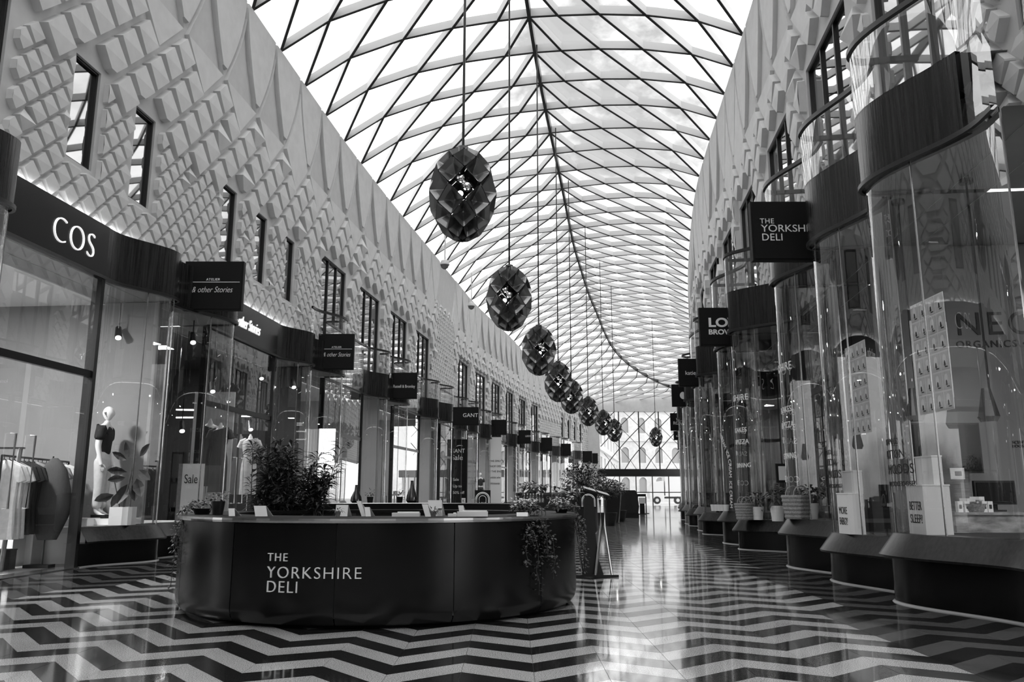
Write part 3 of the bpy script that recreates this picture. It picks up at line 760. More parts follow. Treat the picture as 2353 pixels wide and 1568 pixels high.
# ICE CREAM letters running down the third right-hand front
sg, pts, pl, zt = seg_of(RS, 2, 0); kk = len(pl)-2; Lp = cumlen(pl[:kk]); fn0, _ = curve_fn(pl[:kk], Lp, 0, -.05, flip=True)
pa = []
for t in np.linspace(0, 1, 60):
    pa.append((.35+.75*sstep(0, .55, t)-.1*t, 2.75-.55*t-1.35*max(0, t-.25)/.75))
cl = [0]
for i in range(1, 60): cl.append(cl[-1]+math.hypot(pa[i][0]-pa[i-1][0], pa[i][1]-pa[i-1][1]))
def path_fn(u, v, w):
    u = min(max(u, 0), cl[-1]-1e-3); i = max(k for k in range(59) if cl[k] <= u); t = (u-cl[i])/(cl[i+1]-cl[i])
    dx, dz = pa[i+1][0]-pa[i][0], pa[i+1][1]-pa[i][1]; l = math.hypot(dx, dz); dx, dz = dx/l, dz/l
    return fn0(pa[i][0]+(pa[i+1][0]-pa[i][0])*t-dz*v, pa[i][1]+(pa[i+1][1]-pa[i][1])*t+dx*v, w)
text('ICE CREAM  ICE CREAM  ICE CREAM', .17, path_fn, 'letter', FRONTS[(-1, 2)]['root'], width=cl[-1]*.98, th=.004, name='glass_lettering')

# ================================================================== HANGING SIGNS
def sign(label, px0, py0, px1, py1, Y, texts=(), extra=None, cover=0.0):
    """a black box sign seen face on; texts: (body, u, v, size, kwargs) in fractions of the face"""
    a, c = at(px0, py0, Y), at(px1, py1, Y)
    w, h = c.x-a.x, a.z-c.z; cx, cz = (a.x+c.x)/2, (a.z+c.z)/2
    r = thing('hanging_sign', label, 'sign', (cx, Y, cz), 'black box signs hanging along the arcade')
    b = MB(); e = .04; d = .09
    b.box((cx, Y+.03, cz), (w, .12, h)); b.build('sign_box', 'matblack', r)
    f = MB(); f.box((cx, Y-d/2+.01, cz), (w-.06, .02, h-.06)); f.build('sign_face', 'matblack', r)
    sgn = 1 if cx > .1*Y else -1
    k = MB()
    for dz in (-h*.3, h*.3): k.tube([(cx+sgn*w*.45, Y+.04, cz+dz), (cx+sgn*(w*.5+(.12 if Y < 75 or sgn > 0 else .9)), Y+.06, cz+dz)], .02, 6)
    k.build('bracket', 'black', r)
    for t, u, v, s, kw in texts:
        kw = dict(kw); mm = kw.pop('m', 'letter')
        text(t, s*h, plane_fn((a.x+u*w, Y-d/2-.001, c.z+v*h), (1, 0, 0), (0, 0, 1)), mm, r, th=.008, **kw)
    if extra: extra(r, a, c, w, h, Y-d/2-.003)
    return r
def atel(r, a, c, w, h, y):
    b = MB(); b.box((a.x+w*.55, y, c.z+h*.57), (w*.8, .008, .012)); b.build('rule_line', 'letter', r)
AS = [('ATELIER', .38, .60, .07, {'spacing': 1.1}), ('& other Stories', .14, .36, .17, {'shear': .35, 'bold': -.002, 'width': .86})]
sign('largest hanging sign on the left, thin white script under a white rule', 428, 602, 555, 714, 16.5, AS, atel)
sign('second hanging sign on the left, grey script under a pale rule', 733, 768, 812, 850, 24.9, [(t, u, v, s, dict(k, m='letter')) for t, u, v, s, k in AS], atel)
sign('hanging sign on the left with a serif shop name, third of the row', 903, 857, 958, 917, 33.3, [('Russell & Bromley', .03, .42, .16, {'width': 1.05*.86, 'm': 'letter'})])
sign('fourth hanging sign on the left with one wide capitalised word', 1041, 936, 1100, 978, 41.9, [('GANT', .38, .45, .3, {'width': .78})])
for i, (q, Y, lab) in enumerate([((1131, 965, 1164, 1000), 56.9, 'blank black hanging sign above the white printed window panels'), ((1191, 989, 1220, 1020), 65.8, 'black hanging sign with tiny grey letters, sixth on the left'), ((1243, 1006, 1269, 1037), 75.0, 'blank black hanging sign seventh along the left side'), ((1289, 1020, 1312, 1048), 82.0, 'blank black hanging sign eighth along the left side, above the potted tree'), ((1338, 1037, 1361, 1064), 90.4, 'small black hanging sign, last but one before the left pier'), ((1361, 1042, 1374, 1066), 93.6, 'small black hanging sign touching the far left pier')]):
    sign(lab, *q, Y, [('LEEDS', .55, .5, .17, {'m': 'letter'})] if i == 1 else ())
sign('largest hanging sign on the right, white deli name in three lines', 1722, 465, 1880, 600, 12.8, [('THE', .13, .62, .12, {'spacing': 1.1}), ('YORKSHIRE', .14, .48, .17, {'width': 1.0}), ('DELI', .14, .33, .17, {'spacing': 1.05})])
sign('second hanging sign on the right, heavy white capitals in two lines', 1605, 708, 1697, 796, 19.6, [('LOVE', .22, .5, .32, {'bold': .010, 'width': .9}), ('BROWNIES', .22, .3, .18, {'bold': .005, 'width': .98})])
sign('third hanging sign on the right, small white typewriter name', 1558, 825, 1618, 889, 26.9, [('katie & j', .25, .42, .2, {'width': .6})])
def fruit(r, a, c, w, h, y):
    b = MB(); cx, cz = a.x+w*.62, c.z+h*.5; R = h*.19; p = []
    for t in np.linspace(0, 2*math.pi, 40, endpoint=False):
        rr = R*(1+.06*math.cos(2*t))*(1-.22*math.exp(-((t-math.pi/2)/.3)**2)-.1*math.exp(-((t-1.5*math.pi)/.25)**2))
        x, z = rr*math.cos(t), rr*math.sin(t)
        dd = math.hypot(x-R*1.15, z-.05*R)
        if dd < R*.5: s = R*.5/max(dd, 1e-3); x, z = R*1.15+(x-R*1.15)*s, .05*R+(z-.05*R)*s
        p.append((cx+x, y, cz+z))
    b.prism(p, (0, -.006, 0)); b.prism([(cx+R*q[0], y, cz+R*q[1]) for q in ((0, 1.0), (.08, 1.3), (.35, 1.5), (.3, 1.2))], (0, -.006, 0)); b.build('emblem', 'letter', r)
sign('hanging sign on the right with a pale bitten fruit emblem', 1543, 884, 1590, 935, 33.8, (), fruit)
def crown(r, a, c, w, h, y):
    b = MB(); cx, cz = a.x+w*.5, c.z+h*.66; R = h*.12
    b.prism([(cx+R*q[0], y, cz+R*q[1]) for q in ((-.6, -.8), (.6, -.8), (1, .6), (.45, -.1), (.4, .95), (0, 0), (-.4, .95), (-.45, -.1), (-1, .6))], (0, -.006, 0)); b.build('emblem', 'letter', r)
for i, (q, Y, lab) in enumerate([((1540, 950, 1576, 990), 44.2, 'black hanging sign on the right with a small crown, largest of three'), ((1548, 991, 1578, 1012), 52.3, 'middle of three small black signs with white serif letters on the right'), ((1557, 1010, 1580, 1034), 61.0, 'lowest of the three small black signs with white serif letters')]):
    sign(lab, *q, Y, [('ROLEX', .16, .34, .26, {'width': .74*(at(q[2], q[1], Y).x-at(q[0], q[1], Y).x), 'bold': .001})], crown)

# ================================================================== PENDANT LAMPS
def pendant_proto():
    root = bpy.data.objects.new('pendant_lamp', None); C.objects.link(root); ORG[root.name] = Vector((0, 0, 0))
    A_, Cz = .56, .79; ncol = 7; dl = math.pi/ncol
    def sp(lon, lat, r): return Vector((A_*r*math.cos(lat)*math.cos(lon), A_*r*math.cos(lat)*math.sin(lon), Cz*r*math.sin(lat)))
    rows = [(math.radians(a), k % 2) for k, a in enumerate((76, 57, 38, 19, 0, -19, -38, -57, -76))]; hl = math.radians(19)
    for la, odd in rows:
        for j in range(ncol):
            lon = -math.pi/2+2*dl*j+(dl if odd else 0)
            if odd == 0 and j == 0 and abs(la) < .01: continue
            cor = [sp(lon-dl, la, 1), sp(lon, min(la+hl, math.radians(84)), 1), sp(lon+dl, la, 1), sp(lon, max(la-hl, math.radians(-84)), 1)]
            cen = sum(cor, Vector((0, 0, 0)))/4; nrm = Vector((cen.x/A_**2, cen.y/A_**2, cen.z/Cz**2)).normalized()
            ring = []
            for i in range(4):
                p, q, o = cor[i], cor[(i+1) % 4], cor[i-1]
                ring += [p.lerp(o, .14), p.lerp(q, .0)*.0+(p.lerp(o, .06)+p.lerp(q, .06))/2, p.lerp(q, .14), p.lerp(q, .5)]
            ring = [cen+(v-cen)*.965 for v in ring]
            core = cen-nrm*.17
            b = MB(); lv = []
            for f, dep in ((1, 0), (.66, .06), (.33, .14), (.08, .18)):
                lv.append([cen+(v-cen)*f-nrm*dep for v in ring])
            b.grid(lv, 0, True); b.poly(lv[-1]); 
            bk = [[v-nrm*.012 for v in l] for l in lv]; b.grid(bk, 0, True); b.poly(bk[-1]); b.grid([lv[0], bk[0]], 0, True)
            b.build('petal', 'petal', root)
    for k, (c, r, m) in enumerate([((-.05, -.38, .11), .085, 'chrome'), ((.05, -.40, -.02), .085, 'chrome'), ((.0, -.36, .05), .06, 'chrome'), ((-.06, -.42, -.15), .045, 'globe_lit')]):
        b = MB(); b.lathe(c, [(r*math.sin(t), -r*math.cos(t)) for t in np.linspace(.02, math.pi-.02, 9)], 14); b.build('globe', m, root, smooth=True)
    b = MB(); b.tube([(0, 0, -.6), (0, 0, .82)], .03, 8); b.tube([(0, 0, 0), (-.05, -.3, .11)], .015, 6); b.tube([(0, 0, 0), (.05, -.32, -.02)], .015, 6); b.tube([(0, 0, 0), (-.06, -.38, -.15)], .015, 6)
    b.build('armature', 'black', root)
    b = MB(); b.lathe((0, 0, .76), [(.0, .05), (.09, .05), (.11, .0), (.0, .0)], 14); b.build('top_plate', 'black', root)
    b = MB(); b.tube([(0, 0, 0), (0, 0, 1)], .022, 8); rd = b.build('rod', 'black', root); rd.location = (0, 0, .8)
    return root
pp = pendant_proto(); index_kids(pp)
pend = [(1063, 447, 12.3), (1170, 686, 18.45), (1238, 806, 24.6), (1283, 878, 30.8), (1313, 912, 36.4), (1352, 946, 43.0), (1386, 972, 50.0), (1412, 990, 56.0), (1507, 1005, 66.0)]
plab = ['largest and nearest of the dark petal pendant lamps', 'second largest dark petal lamp, below and right of the nearest one', 'third dark petal lamp from the front of the hanging row', 'fourth dark petal lamp, touching the fifth in the view', 'fifth dark petal lamp, half behind the fourth', 'sixth dark petal lamp from the front of the hanging row', 'seventh dark petal lamp, above the eighth', 'eighth dark petal lamp, before the far diagonal bars', 'lone dark petal lamp hanging right of the row before the far buildings']
for i, (px, py, Y) in enumerate(pend):
    o = pp if i == 0 else copy_tree(pp)
    p = at(px, py, Y); o.location = p; o.rotation_euler = (0, 0, .12-.3*i if i < 1 else (-.1, .2, .05, -.25, .1, .3, -.15, 0)[i-1])
    tag(o, plab[i], 'pendant lamp', 'petal pendant lamps under the roof ridge')
    hh = zridge(Y)-p.z-.8
    for ch in o.children:
        if ch.name.startswith('rod'): ch.scale = (1, 1, hh)
# dome cameras under the roof
for px, py, Y, lab in ((1022, 608, 24.5, 'white dome camera hanging from the left roof edge, nearer one'), (1083, 703, 32.5, 'white dome camera hanging from the left roof edge, farther one')):
    p = at(px, py, Y); r = thing('dome_camera', lab, 'camera', p)
    b = MB(); b.tube([p+Vector((0, 0, .1)), p+Vector((0, 0, 1.4))], .025, 6); b.build('drop_rod', 'white', r)
    b = MB(); b.lathe(p, [(.02, .16), (.12, .12), (.15, .02), (.15, -.02)], 16); b.build('housing', 'white', r, smooth=True)
    b = MB(); b.lathe(p, [(.13, -.02), (.11, -.1), (.05, -.15), (.005, -.16)], 16); b.build('dome', 'cloth_m', r, smooth=True)

# ================================================================== ROUND KIOSK
KC, KR = Vector((-1.52, 9.86, 0)), 2.27
kiosk = thing('kiosk', 'large round dark kiosk counter with pale deli lettering on its front', 'counter', KC)
def kp(a, r, z): return Vector((KC.x+r*math.sin(a), KC.y-r*math.cos(a), z))       # a = 0 faces the camera
NP = 13
for k in range(NP):
    a0 = -math.pi+2*math.pi*(k+.42)/NP; a1 = a0+2*math.pi/NP; g = .0025
    b = MB(); b.grid([[kp(a, r, z) for r, z in ((KR-.10, .03), (KR-.05, .035), (KR-.015, .08), (KR, .15), (KR, .94), (KR-.04, .94))] for a in np.linspace(a0+g, a1-g, 9)]); b.build('wall_panel', 'kiosk', kiosk, smooth=True)
b = MB(); b.lathe(KC, [(KR-.14, 0), (KR-.12, .04)], 96); b.lathe(KC, [(KR-.012, .1), (KR-.012, .93)], 96); b.build('plinth', 'black', kiosk)
b = MB(); b.lathe(KC, [(KR-.6, .955), (KR-.6, .995), (KR+.0, .995), (KR+.025, .985), (KR+.025, .945), (KR-.03, .94), (KR-.6, .955)], 96); b.build('countertop', 'counter', kiosk, smooth=True)
b = MB(); b.lathe(KC, [(KR+.027, .945), (KR+.03, .965), (KR+.027, .985)], 96); b.build('counter_edge', 'steel', kiosk)
b = MB(); b.lathe(KC, [(KR-.6, .95), (KR-.6, .0)], 64); b.build('inner_wall', 'kiosk', kiosk)
b = MB()
aa = np.linspace(math.radians(128), math.radians(232), 24)
b.grid([[kp(a, r, z) for r, z in ((KR-.1, .99), (KR-.1, 1.07), (KR-.02, 1.085), (KR+.1, 1.085), (KR+.1, .97), (KR-.05, .96))] for a in aa]); b.build('back_counter', 'counter', kiosk)
b = MB(); b.grid([[kp(a, r, z) for r, z in ((KR-.11, 1.07), (KR-.115, 1.078), (KR-.11, 1.086))] for a in aa]); b.build('counter_edge', 'steel', kiosk)
b = MB(); b.tube([kp(math.radians(-80), KR+.02, .02), kp(math.radians(-80), KR+.02, .94)], .025, 8); b.build('edge_post', 'steel', kiosk)
def kfn(a0, z0): return lambda u, v, w: kp(a0+u/KR, KR+w, z0+v)
A0 = math.radians(-19.15)
text('THE', .105, kfn(A0, .60), 'letter', kiosk, spacing=1.2, bold=-.001); text('YORKSHIRE', .15, kfn(A0, .45), 'letter', kiosk, width=.905, spacing=1.15, bold=-.002); text('DELI', .15, kfn(A0, .322), 'letter', kiosk, spacing=1.15, bold=-.002)
ZC = .996
# ---- things on the counter
def card(px, px2, ptop, Y, lean, label, grp='white menu cards on the kiosk', fold=True):
    a, c = at(px, ptop, Y), at(px2, ptop, Y); w = c.x-a.x; h = a.z-ZC; cx = (a.x+c.x)/2
    r = thing('menu_card', label, 'menu', (cx, Y, ZC), grp)
    b = MB(); b.prism([(a.x, Y, ZC), (c.x, Y, ZC), (c.x+lean, Y+.03, ZC+h), (a.x+lean, Y+.03, ZC+h)], (0, .004, 0)); b.build('front_leaf', 'paper', r)
    if fold:
        b = MB(); b.prism([(a.x+lean, Y+.036, ZC+h), (c.x+lean, Y+.036, ZC+h), (c.x+.02, Y+.12, ZC), (a.x+.02, Y+.12, ZC)], (0, .004, 0)); b.build('back_leaf', 'paper', r)
card(527, 541, 1169, 8.1, -.02, 'small tilted white menu card nearest the left ivy on the kiosk')
card(588, 616, 1163, 8.0, -.03, 'white menu card on the kiosk in front of the bush, left side')
card(771, 799, 1161, 8.0, .0, 'white menu card on the kiosk at the right foot of the bush')
card(832, 842, 1152, 8.0, -.06, 'tall leaning white card on the kiosk right of the bush, left of a pair')
card(841, 853, 1166, 7.95, -.02, 'short white card leaning on the tall one right of the bush')
card(985, 1017, 1150, 8.1, -.01, 'tallest white menu card at the middle of the kiosk')
card(978, 991, 1159, 7.9, -.04, 'narrow white card in front of the tallest menu card')
card(1057, 1069, 1162, 8.2, -.02, 'narrow upright white card behind the menu holder')
card(1187, 1213, 1178, 8.0, .0, 'low white card alone on the right half of the kiosk')
for q, lab in (((902, 965, 1179), 'long low white menu box on the kiosk left of the cactus pot'), ((1030, 1050, 1181), 'short low white menu box between cactus pot and long holder'), ((1051, 1121, 1176), 'longest white printed menu holder on the kiosk')):
    a, c = at(q[0], q[2], 7.95), at(q[1], q[2], 7.95)
    r = thing('menu_box', lab, 'menu', ((a.x+c.x)/2, 7.95, ZC), 'low menu boxes on the kiosk')
    b = MB(); b.box(((a.x+c.x)/2, 7.95, (ZC+a.z)/2), (c.x-a.x, .09, a.z-ZC)); b.build('box', 'paper', r)
    b = MB(); b.box(((a.x+c.x)/2+.02, 7.97, a.z+.004), (c.x-a.x-.06, .07, .012)); b.build('top_sheet', 'white', r)
def leaves(b, c, n, R, ln, wd, rng, flat=.5, droop=.3, m=0):
    for _ in range(n):
        d = Vector((rng.gauss(0, 1), rng.gauss(0, 1), rng.gauss(0, flat))).normalized()
        p = Vector(c)+Vector((d.x*R[0], d.y*R[1], d.z*R[2]))*rng.random()**.5
        o = (d+Vector((rng.gauss(0, .6), rng.gauss(0, .6), rng.gauss(.15, .6)))).normalized(); s = o.cross(Vector((0, 0, 1)))
        if s.length < .05: s = Vector((1, 0, 0))
        s.normalize(); l = ln*rng.uniform(.6, 1.2); w = wd*rng.uniform(.7, 1.2)
        q1, q2 = p+o*l*.5+Vector((0, 0, l*.06)), p+o*l-Vector((0, 0, l*droop))
        b.mesh([p, q1+s*w-Vector((0, 0, w*.3)), q2, q1-s*w-Vector((0, 0, w*.3)), q1], [(0, 1, 4), (1, 2, 4), (2, 3, 4), (3, 0, 4)], m)
rng = random.Random(3)
# the leafy bush inside the kiosk
bx = thing('oleander_bush', 'broad leafy bush of narrow dark leaves standing inside the round kiosk', 'bush', (-3.0, 11.2, 0))
b = MB(); b.box((-3.05, 11.2, .35), (1.1, .45, .7)); b.build('planter_box', 'black', bx)
b = MB(); f = MB(); f2 = MB()
for k in range(40):
    x = -3.05+rng.uniform(-.5, .5); y = 11.2+rng.uniform(-.18, .18); top = rng.uniform(1.3, 1.93); lx = rng.uniform(-.14, .14)
    path = [Vector((x+lx*t*t*2, y, .7+(top-.7)*t)) for t in (0, .35, .7, 1)]; b.tube(path, [.010, .008, .006, .003], 5)
    for j in range(58):
        t = rng.uniform(.25, 1)**.8; i = min(2, int(t*3)); p = path[0].lerp(path[3], t); p.x = x+lx*t*t*2; a = rng.uniform(0, 6.28); o = Vector((math.cos(a), math.sin(a)*.8, rng.uniform(-.2, .75))).normalized()
        s = o.cross(Vector((0, 0, 1))).normalized(); l = rng.uniform(.12, .24); w = rng.uniform(.014, .024); q1 = p+o*l*.5+Vector((0, 0, .014)); q2 = p+o*l-Vector((0, 0, .03))
        (f if rng.random() < .6 else f2).mesh([p, q1+s*w, q2, q1-s*w, q1+Vector((0, 0, -.008))], [(0, 1, 4), (1, 2, 4), (2, 3, 4), (3, 0, 4)])
b.build('stems', 'stem', bx); o = f.build('foliage', 'leaf', bx); o['kind'] = 'stuff'; o = f2.build('foliage', 'leafl', bx); o['kind'] = 'stuff'
def ivy(name, label, cat, base, tips, potr, poth, n, flowers=0, seed=1, lf=.042):
    rg = random.Random(seed); base = Vector(base); r = thing(name, label, cat, base)
    b = MB(); b.lathe(base, [(potr*.75, 0), (potr, poth), (potr*.9, poth), (potr*.85, poth-.02), (.0, poth-.02)], 18); b.build('pot', 'black', r, smooth=True)
    f = MB(); v = MB()
    leaves(f, base+Vector((0, 0, poth+.05)), n, (potr*1.5, potr*1.4, .07), lf, lf*.36, rg)
    for tip in tips:
        tip = Vector(tip); st = base+Vector(((tip.x-base.x)*.5, -.02, poth)); path = []
        for t in np.linspace(0, 1, 8):
            p = st.lerp(tip, t); p.x = st.x+(tip.x-st.x)*min(1, t*2.2)+rg.gauss(0, .012); p.y = st.y+(tip.y-st.y)*min(1, t*2.5)
            if t < .2: p.z = st.z+.03
            path.append(p)
        v.tube(path, .004, 4)
        for _ in range(int(n*.5)):
            t = rg.random(); i = min(6, int(t*7)); p = path[i].lerp(path[i+1], t*7-i)
            leaves(f, p, 1, (.04, .03, .03), lf*(1.15-.4*t), lf*.38*(1.15-.3*t), rg)
    v.build('vines', 'stem', r); o = f.build('foliage', 'leafl', r); o['kind'] = 'stuff'
    if flowers:
        w = MB(); leaves(w, base+Vector((0, 0, poth+.1)), flowers, (potr*1.7, potr*1.3, .06), .035, .018, rg); o = w.build('blossoms', 'flower', r); o['kind'] = 'stuff'
    return r
fr = lambda a, z, out=.05: tuple(kp(math.radians(a), KR+out, z))
ivy('trailing_ivy', 'trailing ivy hanging down the left end of the round kiosk', 'plant', kp(math.radians(-62), KR-.2, ZC), [fr(-62, .25), fr(-57, .5), fr(-68, .6), fr(-59, .7)], .10, .06, 110, 0, 4)
ivy('bushy_pot_plant', 'small leafy plant in a black pot beside the left kiosk ivy', 'plant', kp(math.radians(-52), KR-.28, ZC), [], .07, .14, 55, 0, 5)
ivy('trailing_flower_plant', 'white flowered trailing plant hanging down the right end of the kiosk', 'plant', kp(math.radians(51), KR-.16, ZC), [fr(50, .22), fr(46, .5), fr(54, .55), fr(57, .35), fr(48, .7), fr(52, .8)], .09, .04, 150, 70, 6)
ivy('trailing_flower_plant', 'white flowered trailing plant farthest right, hanging behind the kiosk edge', 'plant', kp(math.radians(84), KR-.16, ZC), [fr(84, .45, .08), fr(88, .3, .1), fr(80, .6, .08), fr(86, .7, .08)], .08, .04, 120, 50, 7)
for px, Y, lab in ((996, 7.95, 'tiny potted cactus in the middle of the kiosk counter'), (776, 7.85, 'tiny succulent at the foot of the menu card right of the bush')):
    p = at(px, 1180, Y); p.z = ZC; r = thing('potted_cactus', lab, 'plant', p)
    b = MB(); b.lathe(p, [(.02, 0), (.032, .05), (.025, .05), (.0, .045)], 14); b.build('pot', 'cloth_m', r)
    b = MB(); leaves(b, p+Vector((0, 0, .06)), 26, (.035, .035, .02), .05, .008, rng); o = b.build('spikes', 'leaf', r); o['kind'] = 'stuff'
for k, (px, Y) in enumerate(((1009, 7.9), (1013, 7.98))):
    p = at(px, 1180, Y); p.z = ZC; r = thing('salt_shaker', ('salt' if k else 'pepper')+' shaker of clear glass with steel cap by the tiny cactus, '+('behind' if k else 'in front'), 'shaker', p)
    b = MB(); b.lathe(p, [(.02, 0), (.024, .01), (.016, .06)], 12); b.build('body', 'glass', r); b = MB(); b.lathe(p, [(.017, .06), (.017, .08), (.0, .085)], 12); b.build('cap', 'steel', r)
# arch boards, number blocks, bottles at the back of the kiosk
def arch_board(label, px0, py0, px1, py1, Y, word='LOVE'):
    a, c = at(px0, py0, Y), at(px1, py1, Y); w, h = c.x-a.x, a.z-c.z; cx = (a.x+c.x)/2
    r = thing('notice_board', label, 'sign', (cx, Y, c.z))
    b = MB(); b.box((cx, Y+.02, (a.z+c.z)/2), (w, .03, h)); b.build('board', 'fascia', r)
    for q, t in ((.43, .012), (.36, .008), (.22, .008)):
        R = w*q; z0 = c.z+h*.42; b = MB()
        pth = [Vector((cx-R, Y-.002, c.z+.02))]+[Vector((cx-R*math.cos(t2), Y-.002, z0+R*math.sin(t2)*.95)) for t2 in np.linspace(0, math.pi, 14)]+[Vector((cx+R, Y-.002, c.z+.02))]
        b.tube(pth, t*.6, 5); b.build('arch_line', 'letter', r)
    text(word, h*.22, plane_fn((cx-w*.22, Y-.003, c.z+h*.06), (1, 0, 0), (0, 0, 1)), 'letter', r, width=w*.44, th=.004)
arch_board('black board with a white arch emblem at the middle of the kiosk back counter', 1091, 1127, 1127, 1162, 12.15)
arch_board('black board with a white arch emblem behind the lectern stand', 1334, 1127, 1370, 1168, 13.6)
bd_ = bpy.data.objects['notice_board.001']; pz = ORG[bd_.name]
b = MB(); b.box((pz.x, 13.64, pz.z/2), (.06, .04, pz.z)); b.box((pz.x, 13.64, .015), (.34, .3, .03)); b.build('stand', 'black', bd_)
for px, lab in ((1065, 'small white block with a dark mark left of the arch board'), (1197, 'small white block with a dark mark beside the row of bottles')):
    p = at(px, 1158, 12.2); r = thing('table_number', lab, 'sign', (p.x, p.y, 1.085)); b = MB(); b.box((p.x, p.y, 1.085+.035), (.055, .03, .07)); b.build('block', 'white', r)
    text('K', .05, plane_fn((p.x-.017, p.y-.016, 1.1), (1, 0, 0), (0, 0, 1)), 'ink', r, th=.002)
for k in range(7):
    p = at(1205+k*7, 1160, 12.2); p.z = 1.085; r = thing('glass_bottle', 'clear bottle in the row on the kiosk back counter, %s from the left' % ['first', 'second', 'third', 'fourth', 'fifth', 'sixth', 'seventh'][k], 'bottle', p, 'clear bottles on the kiosk back counter')
    b = MB(); b.lathe(p, [(.018, 0), (.02, .01), (.02, .07), (.008, .1), (.008, .125)], 12); b.build('body', 'glass', r); b = MB(); b.lathe(p, [(.009, .12), (.009, .135), (0, .136)], 8); b.build('cap', 'white', r)
for px, Y, lab in ((1225, 12.35, 'jug of pale flowers above the row of bottles'), (1303, 12.0, 'spray of pale flowers on the right of the kiosk back counter')):
    p = at(px, 1150, Y); p.z = 1.0 if px > 1300 else 1.085; r = thing('flower_vase', lab, 'flowers', p)
    b = MB(); b.lathe(p, [(.06, 0), (.08, .08), (.05, .14), (.06, .16)], 14); b.build('vase', 'cloth_d', r)
    b = MB(); leaves(b, p+Vector((0, 0, .24)), 90, (.22, .12, .1), .09, .03, rng); o = b.build('foliage', 'leafl', r); o['kind'] = 'stuff'
    b = MB(); leaves(b, p+Vector((0, 0, .24)), 45, (.22, .13, .1), .05, .03, rng); o = b.build('blossoms', 'flower', r); o['kind'] = 'stuff'
for px, y1, lab in ((818, 1115, 'tall dark bottle shape on the kiosk back counter right of the bush'), (946, 1105, 'tall dark bottle shape on the kiosk back counter near its middle')):
    p = at(px, 1162, 12.1); p.z = 1.085; t = at(px, y1, 12.1).z-p.z; r = thing('dark_bottle', lab, 'bottle', p)
    b = MB(); b.lathe(p, [(.06, 0), (.085, t*.1), (.08, t*.3), (.03, t*.7), (.022, t*.95)], 16); b.build('body', 'blackmetal', r, smooth=True); b = MB(); b.lathe(p, [(.024, t*.95), (.024, t), (0, t)], 12); b.build('stopper', 'black', r)
ivy('small_pot_plant', 'small pot plant on the kiosk back counter left of centre', 'plant', (at(850, 1160, 12.1).x, 12.1, 1.085), [], .05, .09, 30, 0, 8)
ivy('small_pot_plant', 'small pot plant on the kiosk back counter at centre', 'plant', (at(918, 1160, 12.1).x, 12.1, 1.085), [], .05, .09, 30, 0, 9)

# ---- lectern stand by the right end of the kiosk
lx, ly = 1.2, 12.45
le = thing('lectern_stand', 'black waiter lectern with sloping top and bright steel legs right of the kiosk', 'lectern', (lx, ly, 0))
b = MB(); b.prism([(lx-.13, ly, .02), (lx+.17, ly, .02), (lx+.1, ly, .25), (lx+.06, ly, .6), (lx+.04, ly, 1.15), (lx-.1, ly, 1.2), (lx-.13, ly, .25)], (0, .04, 0)); b.build('body_panel', 'black', le)
b = MB(); b.prism([(lx-.1, ly-.06, 1.27), (lx+.28, ly-.06, 1.16), (lx+.28, ly+.3, 1.2), (lx-.1, ly+.3, 1.31)], (0, 0, .03)); b.build('sloping_top', 'blackmetal', le)
b = MB(); b.tube([(lx+.05, ly-.05, 1.29), (lx+.21, ly-.05, 1.13)], .008, 5); b.build('pen', 'steel', le)
for pts in ([(lx+.13, ly-.03, 1.13), (lx+.14, ly-.03, .75), (lx+.04, ly-.06, .03)], [(lx+.22, ly+.02, 1.12), (lx+.2, ly+.02, .72), (lx+.29, ly, .03)], [(lx-.24, ly+.05, .8), (lx-.14, ly+.05, .03)]):
    b = MB(); b.tube(pts, .02, 8); b.build('leg', 'steel', le)
b = MB(); b.box((lx+.03, ly, .015), (.72, .06, .03)); b.build('base_bar', 'black', le)
# ================================================================== THINGS INSIDE THE FRONTS, LEFT
def raw_skin(verts, edges, radii, root=0, sub=2):
    me = bpy.data.meshes.new('skin'); me.from_pydata(verts, edges, []); o = bpy.data.objects.new('skin', me); C.objects.link(o)
    sm = o.modifiers.new('s', 'SKIN'); sm.use_smooth_shade = True
    for i, r in enumerate(radii):
        d = me.skin_vertices[0].data[i]; d.radius = r if isinstance(r, tuple) else (r, r); d.use_root = (i == root)
    ss = o.modifiers.new('u', 'SUBSURF'); ss.levels = sub; ss.render_levels = sub
    dg = bpy.context.evaluated_depsgraph_get(); dg.update(); m2 = bpy.data.meshes.new_from_object(o.evaluated_get(dg))
    vs = [tuple(v.co) for v in m2.vertices]; fs = [tuple(p.vertices) for p in m2.polygons]
    bpy.data.objects.remove(o); bpy.data.meshes.remove(me); bpy.data.meshes.remove(m2)
    return vs, fs
BODY_V = [(0, 0, .53), (.0, 0, .63), (.008, 0, .73), (.0, 0, .80), (.004, 0, .845), (.012, 0, .875),
          (0, .085, .795), (-.012, .112, .64), (.022, .112, .50), (.034, .112, .455), (0, -.085, .795), (-.012, -.112, .64), (.022, -.112, .50), (.034, -.112, .455),
          (0, .045, .49), (.012, .05, .28), (-.004, .05, .06), (.05, .055, .022), (.09, .058, .016), (0, -.045, .49), (.012, -.05, .28), (-.004, -.05, .06), (.05, -.055, .022), (.09, -.058, .016)]
BODY_E = [(0, 1), (1, 2), (2, 3), (3, 4), (4, 5), (3, 6), (6, 7), (7, 8), (8, 9), (3, 10), (10, 11), (11, 12), (12, 13), (0, 14), (14, 15), (15, 16), (16, 17), (17, 18), (0, 19), (19, 20), (20, 21), (21, 22), (22, 23)]
BODY_R = [(.05, .075), (.046, .066), (.056, .085), (.04, .06), .026, .027, .036, .027, .018, .02, .036, .027, .018, .02, .05, .034, .021, .018, .016, .05, .034, .021, .018, .016]
